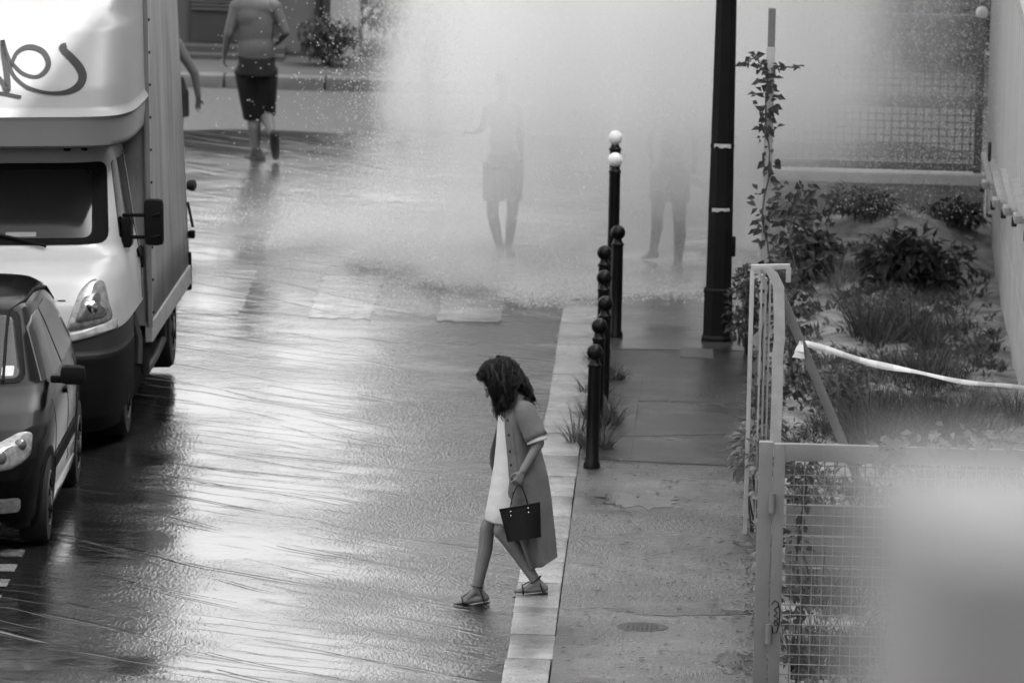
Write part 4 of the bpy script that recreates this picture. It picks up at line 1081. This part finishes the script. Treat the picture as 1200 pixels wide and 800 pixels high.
for x, y in ((598.5, 599), (598.8, 604), (619, 595), (619.4, 600)):
    MB().sphere(Q(x, y, .002), .0055, 8, 6).build('stud', mat('stud', .8, .15, 0, 5, metal=1), bag, True)

# ---- man walking away across the junction
MY = 82.0
P_ = lambda px, py, dy=0.0: at(px, py, MY+dy)
J2 = dict(head=P_(299, -36), neck=P_(299, -8), chest=P_(299, 20), waist=P_(301, 50), pelvis=P_(300, 76),
          shL=P_(277, 8), elL=P_(268, 40, -.03), wrL=P_(263.5, 62, .02), haL=P_(262, 73, .05), shR=P_(322, 8), elR=P_(334, 38, -.02), wrR=P_(325, 50, .20), haR=P_(318, 52, .28),
          hipL=P_(289.5, 88), knL=P_(297, 137, .08), anL=P_(300, 177, .0), heL=P_(306, 185, -.03), toL=P_(290, 186, .10),
          hipR=P_(310, 88), knR=P_(311, 133, .10), anR=P_(319.5, 160, -.25), heR=P_(321, 157, -.30), toR=P_(323, 181, -.22))
mb, _ = body(J2, (-.15, 1, 0), 1.02, 1.10, foot=False)
for q_, r_ in (((300, 34), (.172, .118, .36)), ((300, 58), (.172, .128, .24)), ((299, 10), (.185, .108, .13))): mb.sphere(P_(*q_), r_, 20, 16)
man = remesh(mb, 'person', mat('skin_back', .095, .6, .10, 7), .0075, None, 14)
tag(man, 'shirtless man in black knee-length shorts walking away over the wet junction', 'person')
mb = MB(); cone(mb, P_(301, 66), .168, P_(300, 88), .182, fold=.03); 
for q in 'LR': cone(mb, J2['hip'+q]+Vector((0, 0, .06)), .125, J2['hip'+q].lerp(J2['kn'+q], 1.02), .100, fold=.07, seed=ord(q))
remesh(mb, 'shorts', M_SHORTS, .010, man, 3)
MB().tube([P_(301, 66) + Vector((.178*math.cos(a), .135*math.sin(a), 0)) for a in [2*math.pi*i/24 for i in range(25)]], .012, 6).build('waistband', mat('waistband', .03, .8, .2, 9), man, True)
for q in 'LR':
    mb = MB(); h, t, a = J2['he'+q], J2['to'+q], J2['an'+q]
    mb.capsule(h, .043, h.lerp(t, .6), .047); mb.capsule(h.lerp(t, .6), .047, t+(t-h)*.12, .034); mb.capsule(a+(a-J2['kn'+q]).normalized()*-.01, .046, h, .044); mb.capsule(a, .044, h.lerp(t, .6), .040)
    remesh(mb, 'shoe', M_SHOE, .009, man, 3)
mb = MB(); mb.sphere(J2['head']+Vector((0, -.02, .04)), (.085, .10, .09)); remesh(mb, 'hair', M_HAIR, .012, man, 2)

# ---- person half hidden behind the truck
PY = 79.5
P_ = lambda px, py, dy=0.0: at(px, py, PY+dy)
J3 = dict(head=P_(190, 14), neck=P_(191, 36), chest=P_(193, 60), waist=P_(195, 85), pelvis=P_(198, 104),
          shL=P_(176, 50, .05), elL=P_(170, 88, .05), wrL=P_(174, 116, .1), haL=P_(176, 128, .12), shR=P_(207, 52), elR=P_(228, 86), wrR=P_(232.5, 114), haR=P_(232, 128, .02),
          hipL=P_(190, 112, .05), knL=P_(188, 168, .12), anL=P_(190, 210, .05), heL=P_(186, 217, .0), toL=P_(194, 219, .1),
          hipR=P_(206, 112), knR=P_(206, 168, -.05), anR=P_(208, 211, -.1), heR=P_(205, 218, -.14), toR=P_(217, 220, -.02))
mb, _ = body(J3, (.75, .65, 0), .97, 1.0)
p3 = remesh(mb, 'person', M_SKIN_D, .0075, None, 6)
tag(p3, 'bare-armed person in black shorts half hidden behind the box truck', 'person')
mb = MB(); cone(mb, P_(197, 92), .14, P_(199, 112), .165)
for q in 'LR': cone(mb, J3['hip'+q]+Vector((0, 0, .05)), .115, J3['hip'+q].lerp(J3['kn'+q], .45), .118, fold=.06, seed=ord(q))
remesh(mb, 'shorts', M_SHORTS, .010, p3, 3)
mb = MB(); mb.sphere(J3['head']+Vector((-.01, -.02, .04)), (.085, .10, .085)); remesh(mb, 'hair', M_HAIR, .012, p3, 2)

# ---- two people in the spray
KY = 74.9
P_ = lambda px, py, dy=0.0: at(px, py, KY+dy)
J4 = dict(head=P_(591, 97), neck=P_(591, 117), chest=P_(591, 140), waist=P_(589, 164), pelvis=P_(590, 186),
          shL=P_(573, 128), elL=P_(566, 150, -.05), wrL=P_(556, 156, .12), haL=P_(549, 155, .16), shR=P_(607, 128), elR=P_(611, 156, -.02), wrR=P_(610, 182, .05), haR=P_(609, 194, .07),
          hipL=P_(579.5, 194), knL=P_(577, 248, .05), anL=P_(586, 292, .0), heL=P_(586, 299, -.06), toL=P_(579, 304, .1),
          hipR=P_(600.5, 194), knR=P_(601, 246, .06), anR=P_(596, 291, .02), heR=P_(597, 298, -.05), toR=P_(603, 304, .10))
mb, _ = body(J4, (.1, 1, 0), .93, .95)
p4 = remesh(mb, 'person', mat('skin_wet', .05, .35, .1, 9), .009, None, 6)
tag(p4, 'person in shorts standing inside the water spray with arms bent', 'person')
mb = MB(); cone(mb, P_(590, 178), .115, P_(590, 196), .135)
for q in 'LR': cone(mb, J4['hip'+q]+Vector((0, 0, .04)), .100, J4['hip'+q].lerp(J4['kn'+q], .75), .084, fold=.08, seed=ord(q))
remesh(mb, 'shorts', M_SHORTS, .011, p4, 3)
mb = MB(); mb.sphere(J4['head']+Vector((0, -.02, .04)), (.082, .098, .085)); remesh(mb, 'hair', M_HAIR, .012, p4, 2)
for q in 'LR':
    mb = MB(); h, t = J4['he'+q], J4['to'+q]; mb.capsule(h, .04, h.lerp(t, .6), .045); mb.capsule(h.lerp(t, .6), .045, t+(t-h)*.15, .033); remesh(mb, 'shoe', M_SHOE, .011, p4, 3)
P_ = lambda px, py, dy=0.0: at(px, py, 74.9+dy)
J5 = dict(head=P_(790, 104), neck=P_(789, 126), chest=P_(788, 148), waist=P_(787, 173), pelvis=P_(786, 195),
          shL=P_(772, 138), elL=P_(762, 165, .05), wrL=P_(765, 190, .12), haL=P_(768, 201, .15), shR=P_(806, 138), elR=P_(816, 165), wrR=P_(815, 190, .05), haR=P_(813, 202, .08),
          hipL=P_(776, 203), knL=P_(770, 252, .25), anL=P_(766, 292, .45), heL=P_(770, 299, .45), toL=P_(752, 302, .48),
          hipR=P_(796, 203), knR=P_(796, 260, -.05), anR=P_(794, 308, -.2), heR=P_(799, 315, -.22), toR=P_(783, 318, -.15))
mb, _ = body(J5, (-.8, .3, 0), .98, .97)
p5 = remesh(mb, 'person', mat('skin_wet', .05), .009, None, 6)
tag(p5, 'person striding through the spray beside the lamp post, only the legs showing clearly', 'person')
mb = MB(); cone(mb, P_(787, 187), .115, P_(786, 205), .135)
for q in 'LR': cone(mb, J5['hip'+q]+Vector((0, 0, .04)), .100, J5['hip'+q].lerp(J5['kn'+q], .6), .086, fold=.08, seed=ord(q))
remesh(mb, 'shorts', M_SHORTS, .011, p5, 3)
mb = MB(); mb.sphere(J5['head']+Vector((.01, -.01, .04)), (.095, .085, .085)); remesh(mb, 'hair', M_HAIR, .012, p5, 2)

# ------------------------------------------------------------------ plants
def leaf_mat(name, base, tr=.25):
    if name in MATS: return MATS[name]
    mt = mat(name, base, .5, .45, 5, rand=.15); N = mt.node_tree.nodes; L = mt.node_tree.links; b = N['Principled BSDF']
    t = N.new('ShaderNodeBsdfTranslucent'); t.inputs[0].default_value = (base*1.6,)*3+(1,); mx = N.new('ShaderNodeMixShader'); mx.inputs[0].default_value = tr
    o = next(n for n in N if n.type == 'OUTPUT_MATERIAL'); L.new(b.outputs[0], mx.inputs[1]); L.new(t.outputs[0], mx.inputs[2]); L.new(mx.outputs[0], o.inputs[0]); return mt
M_LEAF = leaf_mat('leaf', .07); M_LEAFD = leaf_mat('leaf_dark', .038); M_LEAFL = leaf_mat('leaf_pale', .15); M_STEM = mat('stem', .06, .8, .3, 20); M_GRASS = leaf_mat('grass_blade', .05); M_DRY = leaf_mat('dry_blade', .20)
def leaf(mb, p, d, n, L, w):
    d = d.normalized(); s = d.cross(n); s = s.normalized() if s.length > 1e-4 else d.orthogonal().normalized(); n2 = s.cross(d)
    tip = p + d*L - n2*L*.18; m = p + d*L*.45
    mb.add([p, m+s*w*.5+n2*w*.22, tip, m-s*w*.5+n2*w*.22, m-n2*w*.05], [(0, 4, 1), (1, 4, 2), (0, 3, 4), (3, 2, 4)])
def rvec(r): 
    while True:
        v = Vector((r.uniform(-1, 1), r.uniform(-1, 1), r.uniform(-1, 1)))
        if .05 < v.length < 1: return v
def shrub(name, label, cat, base, rad, n, L, material, seed, group=None, stems=7, clumps=9, low=.0):
    r = random.Random(seed); t = empty(name, base, label=label, cat=cat, group=group); mb = MB(); st = MB(); cl = []
    for k in range(clumps):
        v = rvec(r); c = Vector((v.x*rad[0]*.75, v.y*rad[1]*.75, rad[2]*(1+low) + v.z*rad[2]*.72)); cl.append((c, r.uniform(.30, .55)))
    for c, q in cl[:stems]:
        b = Vector((r.uniform(-.1, .1)*rad[0], r.uniform(-.1, .1)*rad[1], 0)); st.tube([b, b.lerp(c, .5)+rvec(r)*rad[0]*.12, c], [.014*rad[2]/.5, .010*rad[2]/.5, .005], 5)
    for k in range(n):
        c, q = r.choice(cl); v = rvec(r); v = v.normalized()*v.length**.5
        p = c + Vector((v.x*rad[0]*q, v.y*rad[1]*q, v.z*rad[2]*q))
        if p.z < .02: p.z = abs(p.z)+.02
        d = (v + rvec(r)*.8 + Vector((0, 0, -.15))); ll = L*r.uniform(.6, 1.25)
        leaf(mb, p, d, Vector((0, 0, 1))+rvec(r)*.6, ll, ll*r.uniform(.4, .62))
    mb.raw('foliage', material, t); st.raw('stem', M_STEM, t, True); return t
def tuft(name, label, cat, base, n, L, spread, material, seed, group=None, droop=.5, w=.006):
    r = random.Random(seed); t = empty(name, base, label=label, cat=cat, group=group); mb = MB()
    cl = [(r.uniform(-1, 1)*spread, r.uniform(-1, 1)*spread*1.5, r.uniform(.55, 1.2), r.uniform(-.5, .5), r.uniform(-.5, .5)) for _ in range(max(5, n//45))]
    for k in range(n):
        cx, cy_, hs, lx, ly = r.choice(cl); a = r.uniform(0, 6.28); rr = spread*.38*r.random()**.6; b = Vector((cx+rr*math.cos(a), cy_+rr*math.sin(a)*1.4, -.02))
        d = Vector((math.cos(a)*r.uniform(0, .8)+lx*.5, math.sin(a)*r.uniform(0, .8)+ly*.5, 1)).normalized()
        ll = L*hs*r.uniform(.35, 1.15); s = Vector((-math.sin(a+r.uniform(-1, 1)), math.cos(a), 0))*w*r.uniform(.6, 1.3); p = b.copy(); row = []; a2 = a+r.uniform(-.9, .9); dr_ = droop*r.uniform(.3, 1.7)
        for i in range(5):
            f = 1-i/4.3; row.append([p-s*f, p+s*f]); p = p + d*ll/4; d = (d + Vector((math.cos(a2)*.28, math.sin(a2)*.28, -.30))*dr_).normalized()
        mb.rows(row)
    mb.raw('blades', material, t); return t
gh = lambda x, y: Vector((x, y, garden_h(x, y)-.01))
# vine on the tall post
def vine(label, path, n, L, spread, material, seed, name='climbing_vine', stem_r=.006):
    r = random.Random(seed); t = empty(name, path[0], label=label, cat='vine'); o = Vector(path[0]); S = [Vector(p)-o for p in cr_spline([tuple(p) for p in path], 6)]
    MB().tube([p+rvec(r)*.008 for p in S], stem_r, 5).raw('stem', M_STEM, t, True); mb = MB()
    for k in range(n):
        c = r.choice(S); v = rvec(r); p = c + Vector((v.x*spread[0], v.y*spread[1], v.z*spread[2])); ll = L*r.uniform(.55, 1.25)
        leaf(mb, p, Vector((v.x, v.y*.5, -.5+.7*r.random()))+rvec(r)*.5, Vector((0, -1, .6))+rvec(r)*.7, ll, ll*r.uniform(.45, .7))
    mb.raw('foliage', material, t); return t
V = lambda px, py, Y=66.35: at(px, py, Y)
vine('dark-leaved vine climbing the tall thin post', [V(896, 468), V(893, 400), V(903, 320, 66.3), V(894, 250, 66.3), V(902, 190, 66.3), V(897, 130, 66.3), V(901, 85, 66.3)], 210, .075, (.085, .08, .10), M_LEAFD, 31)
vine('short vine shoot reaching left from the tall post', [V(899, 92, 66.3), V(891, 75, 66.3), V(884, 68, 66.3), V(875, 76, 66.3)], 20, .07, (.03, .03, .03), M_LEAFD, 32)
vine('short vine shoot reaching right from the tall post', [V(903, 82, 66.3), V(916, 78, 66.3), V(928, 79, 66.3), V(942, 77, 66.3)], 9, .07, (.02, .03, .02), M_LEAFD, 33)
vine('leafy vine trailing down behind the flat-bar fence', [V(935, 470, 65.5), V(925, 400, 65.5), V(932, 330, 65.6), V(925, 270, 65.8), V(935, 225, 66)], 380, .075, (.16, .25, .16), M_LEAFD, 34)
vine('vine hanging over the gate top rail on the garden side', [at(1035, 528, 53.55), at(1080, 520, 53.5), at(1120, 512, 53.5), at(1160, 515, 53.5), at(1210, 520, 53.5)], 110, .075, (.09, .05, .10), M_LEAFL, 35)
vine('vine threading up the gate mesh by the hinge post', [at(932, 800, 53.8), at(940, 720, 53.8), at(934, 640, 53.8), at(945, 570, 53.8), at(935, 545, 53.8)], 150, .075, (.09, .10, .12), M_LEAF, 36)
# leaves spilling over the pavement edge
shrub('vine_clump', 'broad-leaved vine clump spilling onto the dark wet pavement by the fence', 'vine', (.26, 63.6, .1), (.18, .6, .30), 240, .10, M_LEAF, 41, low=.1)
shrub('vine_clump', 'pale-leaved vine clump at the foot of the flat-bar fence', 'vine', (.24, 60.2, .1), (.17, .75, .32), 330, .085, M_LEAFL, 42, low=.35)
shrub('vine_clump', 'narrow vine clump along the gate post at the pavement edge', 'vine', (.29, 56.6, .1), (.06, 1.6, .42), 330, .07, M_LEAFL, 43, low=.15)
shrub('weed_bush', 'feathery dark weed beside the lamp post base', 'plant', (.19, 69.0, .1), (.14, .5, .36), 700, .06, M_LEAFD, 44)
for k, (x, y, n, L, sp, lb) in enumerate(((-.96, 63.9, 190, .30, .13, 'bushy grass tuft behind the first bollard'), (-.80, 64.9, 190, .32, .13, 'grass tuft on the pavement side of the second bollard'), (-.95, 66.7, 90, .24, .08, 'grass tuft at the kerb by the fourth bollard'),
        (-.80, 67.3, 100, .24, .10, 'grass tuft on the pavement side of the fourth bollard'), (-.97, 68.3, 95, .22, .08, 'thin grass tuft at the kerb by the fifth bollard'), (-.97, 65.3, 95, .22, .09, 'low grass tuft at the kerb by the third bollard'))):
    tuft('grass_tuft', lb, 'grass', (x, y, .1), n, L, sp, M_GRASS, 50+k, 'grass tufts between the bollards')
# garden planting
G = lambda px, py, z=.14: ground(px, py, z)
def put(px, py): p = G(px, py); return gh(p.x, p.y)
shrub('garden_shrub', 'large dark broad-leaved shrub near the low wall in the garden', 'shrub', put(1062, 332), (.50, .5, .24), 900, .12, M_LEAFD, 61, clumps=14, low=-.15)
shrub('garden_shrub', 'dark low shrub on the mound against the low wall', 'shrub', put(1010, 292), (.36, .4, .10), 500, .09, M_LEAFD, 62, low=-.1)
shrub('garden_shrub', 'thin dark shrub in the corner of low wall and shed', 'shrub', put(1115, 292), (.30, .35, .10), 350, .09, M_LEAFD, 63, low=-.1)
shrub('garden_shrub', 'loose leafy shrub beside the tall vine post', 'shrub', put(948, 330), (.20, .4, .36), 420, .09, M_LEAFD, 64)
shrub('garden_shrub', 'spreading weed on the pale soil behind the brace', 'shrub', put(990, 470), (.26, .6, .14), 300, .08, M_LEAF, 65)
for k, (px, py, n, L, sp, ma, lb) in enumerate(((1045, 400, 700, .50, .30, M_GRASS, 'tall dark grass clump in the middle of the garden'), (1085, 385, 420, .42, .22, M_GRASS, 'grass clump right of the middle one in the garden'),
        (1060, 520, 1300, .58, .34, M_GRASS, 'long arching grass clump below the cordon tape'), (1110, 515, 1000, .55, .30, M_GRASS, 'long arching grass clump next to the shed plinth'), (1020, 512, 500, .40, .2, M_GRASS, 'small arching grass clump beside the brace'),
        (1090, 440, 500, .40, .30, M_GRASS, 'grass clump rising just behind the cordon tape'), (1060, 272, 90, .50, .6, M_DRY, 'thin dry grass stalks against the low wall'), (1125, 268, 110, .55, .3, M_DRY, 'thin dry grass stalks in the wall corner'), (1165, 480, 300, .35, .25, M_GRASS, 'grass fringe along the shed plinth'))):
    tuft('grass_clump', lb, 'grass', put(px, py), n, L, sp, ma, 70+k, 'grass clumps in the garden')
for k in range(16):
    r = random.Random(300+k); x = r.uniform(.6, 2.05); y = r.uniform(57.5, 73.5)
    ma, wd_ = ((M_GRASS, 'mid-grey'), (M_LEAFD, 'dark'), (M_DRY, 'dry pale'))[k % 3]
    tuft('weed_tuft', 'scruffy %s weed tuft on the soil %s' % (wd_, 'in front of the cordon tape' if y < 60 else 'behind the cordon tape' if y < 68 else 'near the low wall'), 'weed', gh(x, y), 160, r.uniform(.22, .45), .16, ma, 320+k, 'scruffy weed tufts in the garden')
# ground cover of low weeds, too small to count
r = random.Random(905); mb = MB()
for k in range(4200):
    x = r.uniform(.5, 2.15); y = r.uniform(54, 74.8); o = gh(x, y)
    if math.sin(x*4.1+y*.9)+math.sin(y*1.9-x*2.3) < .1 and r.random() < .8: continue
    for j in range(5):
        d = rvec(r); d.z = abs(d.z)+.3; leaf(mb, o+Vector((r.uniform(-.05, .05), r.uniform(-.08, .08), .01)), d, Vector((0, 0, 1))+rvec(r)*.4, r.uniform(.04, .12), r.uniform(.012, .035))
tag(mb.raw('low_weeds', M_LEAF), 'scattered low weeds over the pale garden soil', 'weeds', kind='stuff')
for k, (x, y, n) in enumerate(((.75, 55.0, 420), (1.15, 55.6, 380), (1.6, 55.0, 380), (.6, 57.3, 260))):
    tuft('grass_clump', ['low weedy grass behind the gate mesh by the hinge post', 'grass clump behind the middle of the gate mesh', 'grass clump behind the gate by the latch post', 'grass clump at the garden edge inside the fence'][k], 'grass', gh(x, y), n, .42, .30, M_GRASS, 90+k, 'grass clumps in the garden', w=.008)
# timber planks laid in the garden behind the gate
pl = empty('timber_stack', (1.2, 57.6, .13), label='grey timber boards lying across the garden behind the gate', cat='timber')
for k, (dy, z) in enumerate(((0, .12), (.5, .25), (1.0, .38))):
    MB().bev((0, dy, z/2+.02), (1.5, .06, z), .006).build('board', mat('old_timber', .14, .85, .3, 6, stretch=(.3, 3, 3)), pl, True)
# far hedge and trees
bush_x = at(384, 95, 89.2).x
shrub('far_bush', 'dark bush in front of the pale building corner', 'bush', (bush_x, 89.2, .12), (.30, .3, .25), 900, .07, M_LEAFD, 101, clumps=16)
hx = at(418, 60, 90.6).x
HEDGE = ['dense dark hedge bush beside the pale building, speckled by spray', 'dark hedge bush showing faintly at the left fringe of the spray'] + ['dark hedge bush hidden deep behind the spray']*3 + ['dark hedge bush seen through the mesh fence', 'dark hedge bush seen beyond the mesh fence post', 'dark hedge bush seen beyond the shed corner']
for k in range(8):
    x = hx + .75 + k*1.25
    shrub('hedge_bush', HEDGE[k], 'hedge',
          (x, 90.9+.2*(k % 2), .12), (.80, .7, .62+.07*math.sin(k*2.3)), 3000, .12, M_LEAFD, 110+k, 'hedge bushes across the junction', clumps=34)
def tree(x, y, h, rad, seed, label):
    r = random.Random(seed); t = empty('tree', (x, y, .1), label=label, cat='tree', group='trees across the junction'); st = MB(); mb = MB(); tips = []
    st.tube([(0, 0, 0), (.05, .03, h*.25), (.02, 0, h*.5), (.0, .05, h*.8)], [.16, .13, .10, .04], 9)
    for k in range(12):
        z = h*r.uniform(.25, .6); a = r.uniform(0, 6.28); d = rad*r.uniform(.5, .95); e = Vector((math.cos(a)*d, math.sin(a)*d, z+h*r.uniform(.1, .35)))
        st.tube([(0, 0, z), (e.x*.5, e.y*.5, z+(e.z-z)*.35), e], [.06, .04, .015], 6); tips.append(e)
    tips += [Vector((r.uniform(-.4, .4)*rad, r.uniform(-.4, .4)*rad, h*r.uniform(.75, 1))) for _ in range(8)]
    for k in range(4200):
        c = r.choice(tips); v = rvec(r); p = c + v*rad*.42; leaf(mb, p, v+rvec(r), Vector((0, 0, 1))+rvec(r)*.6, r.uniform(.10, .2), r.uniform(.07, .11))
    st.raw('trunk', M_STEM, t, True); mb.raw('crown', M_LEAFD, t)
for k, (x, y, h, rd) in enumerate(((1.6, 96, 5.0, 1.7), (5.2, 95, 6.0, 2.0))):
    tree(x, y, h, rd, 130+k, ['leafy tree behind the hedge hidden by the spray', 'leafy tree behind the hedge beyond the shed'][k])
# ------------------------------------------------------------------ the burst of water
def spray_mat():
    mt = bpy.data.materials.new('spray'); mt.use_nodes = True; N = mt.node_tree.nodes; L = mt.node_tree.links; N.clear()
    out = N.new('ShaderNodeOutputMaterial'); pv = N.new('ShaderNodeVolumePrincipled')
    pv.inputs['Color'].default_value = (.995, .995, .995, 1); pv.inputs['Anisotropy'].default_value = 0.0
    tc = N.new('ShaderNodeTexCoord'); sx = N.new('ShaderNodeSeparateXYZ'); L.new(tc.outputs['Object'], sx.inputs[0]); X, Y, Z = sx.outputs
    def mth(op, a, b):
        n = N.new('ShaderNodeMath'); n.operation = op
        for i, v in enumerate((a, b)):
            if isinstance(v, (int, float)): n.inputs[i].default_value = v
            else: L.new(v, n.inputs[i])
        return n.outputs[0]
    def mr(v, a, b, c, d):
        n = N.new('ShaderNodeMapRange'); n.interpolation_type = 'SMOOTHSTEP'
        for k, q in zip(('From Min', 'From Max', 'To Min', 'To Max'), (a, b, c, d)): n.inputs[k].default_value = q
        L.new(v, n.inputs['Value']); return n.outputs[0]
    def noise(scale, st, det=3):
        mp = N.new('ShaderNodeMapping'); mp.inputs['Scale'].default_value = st; L.new(tc.outputs['Object'], mp.inputs[0])
        n = N.new('ShaderNodeTexNoise'); n.inputs['Scale'].default_value = scale; n.inputs['Detail'].default_value = det; L.new(mp.outputs[0], n.inputs['Vector']); return n.outputs['Fac']
    n1 = noise(1.3, (1, 1, .55)); n2 = noise(3.5, (1, 1, .4))
    Xn = mth('ADD', X, mth('ADD', mth('MULTIPLY', mth('SUBTRACT', n1, .5), 1.7), mth('MULTIPLY', mth('SUBTRACT', n2, .5), .7)))
    lat = mth('MULTIPLY', mr(Xn, -2.95, -1.85, 0, 1), mth('MULTIPLY', mr(Xn, -.2, 1.5, 1, .035), mr(X, 1.6, 2.3, 1, 0)))
    yf = mth('MULTIPLY', mr(Y, 71.6, 73.4, 0, 1), mr(Y, 76.4, 77.0, 1, 0))
    garden = mth('MAXIMUM', mr(X, .1, .5, 1, 0), mr(Z, .55, 1.5, 0, 1))
    nz = mth('ADD', mr(n1, .3, .7, .55, 1.25), mth('MULTIPLY', mth('SUBTRACT', n2, .5), .9))
    d = mth('MULTIPLY', mth('MULTIPLY', mth('MULTIPLY', lat, yf), mth('MULTIPLY', garden, nz)), mth('ADD', mr(Z, .3, .9, .24, .55), mr(Z, .95, 1.8, 0, 1.0)))
    d = mth('MULTIPLY', d, mr(Z, 6.5, 10.0, 1, 0))
    d = mth('MULTIPLY', d, mth('ADD', mth('MULTIPLY', mr(X, -1.35, -.75, 0, 1.0), mr(Z, .55, 1.1, 0, 1)), 1.0))
    # splash low over the road
    front = mth('MINIMUM', mth('MAXIMUM', mth('MULTIPLY', mth('SUBTRACT', -1.6, X), 1.6), 0.0), 3.2); Ys = mth('SUBTRACT', Y, front)
    sp = mth('MULTIPLY', mth('MULTIPLY', mr(Z, .02, .34, 1, 0), mr(Xn, -3.9, -2.4, 0, 1)), mth('MULTIPLY', mr(X, -.3, .5, 1, 0), mth('MULTIPLY', mr(Ys, 71.7, 72.8, 0, 1), mr(Ys, 73.2, 75.5, 1, .25))))
    d = mth('ADD', d, mth('MULTIPLY', mth('MULTIPLY', sp, mr(n2, .3, .7, .4, 1.3)), 1.0))
    # thin drifting mist to the left
    ms = mth('MULTIPLY', mth('MULTIPLY', mr(Z, .0, .9, 1, 0), mr(Xn, -5.2, -3.2, 0, 1)), mth('MULTIPLY', mr(X, -2.2, -1.4, 1, 0), mr(Y, 72.6, 74.6, 0, 1)))
    d = mth('ADD', d, mth('MULTIPLY', ms, .30))
    d = mth('MAXIMUM', d, 0)
    L.new(d, pv.inputs['Density']); L.new(pv.outputs[0], out.inputs['Volume']); return mt
sp = MB().box((-1.1, 74.25, 5.1), (8.6, 5.54, 10.16)).raw('water_spray', spray_mat())
tag(sp, 'white mist of the burst water column over the junction', 'water spray', kind='stuff')
# flying drops
rd = random.Random(77); mb = MB()
def drop(p, r, l=1.0):
    x, y, z = p
    mb.add([(x+r, y, z), (x-r, y, z), (x, y+r, z), (x, y-r, z), (x, y, z+r*l), (x, y, z-r*l)], [(0, 2, 4), (2, 1, 4), (1, 3, 4), (3, 0, 4), (2, 0, 5), (1, 2, 5), (3, 1, 5), (0, 3, 5)])
def side(u): return -3.1 + 0.9*u
for k in range(90000):
    q = rd.random()
    if q < .45: x = rd.uniform(-2.9, .6)
    elif q < .72: x = -2.6 + rd.gauss(0, .33)
    else: x = rd.uniform(.3, 2.2)
    y = 71.6 + 5.2*rd.random()**1.6 if x < .4 else 72.2 + 4.6*rd.random()**1.3
    z = 5.0*rd.random()**1.1 if x < .4 else .75+4*rd.random()
    if x > .4 and rd.random() < .45*(x-.4)/1.8 and z > 1.6: pass
    drop((x, y, z), rd.uniform(.0018, .0045)*(1.5 if rd.random() < .05 else 1), rd.uniform(1, 1.8))
for k in range(60000):
    x = rd.uniform(-3.9, .15) if rd.random() < .8 else rd.uniform(-4.6, -2); y = 72.0 + min(3.2, max(0, (-1.6-x)*1.6)) + abs(rd.gauss(.7, 1.1)); z = .006 + abs(rd.gauss(0, .09))
    if math.sin(x*2.3+y*1.1)+math.sin(x*5.1-y*2.3)+.6 < rd.random(): continue
    drop((x, y, z), rd.uniform(.002, .0056), 1.1)
for k in range(260):
    drop((rd.uniform(-4.4, -2.6), rd.uniform(73, 80), rd.uniform(.02, 2.0)), rd.uniform(.003, .006), 1.3)
M_DROP = mat('drops', .85, .15, 0, 5, spec=.8)
tag(mb.raw('water_drops', M_DROP), 'bright flying drops of the burst water column', 'drops', kind='stuff')
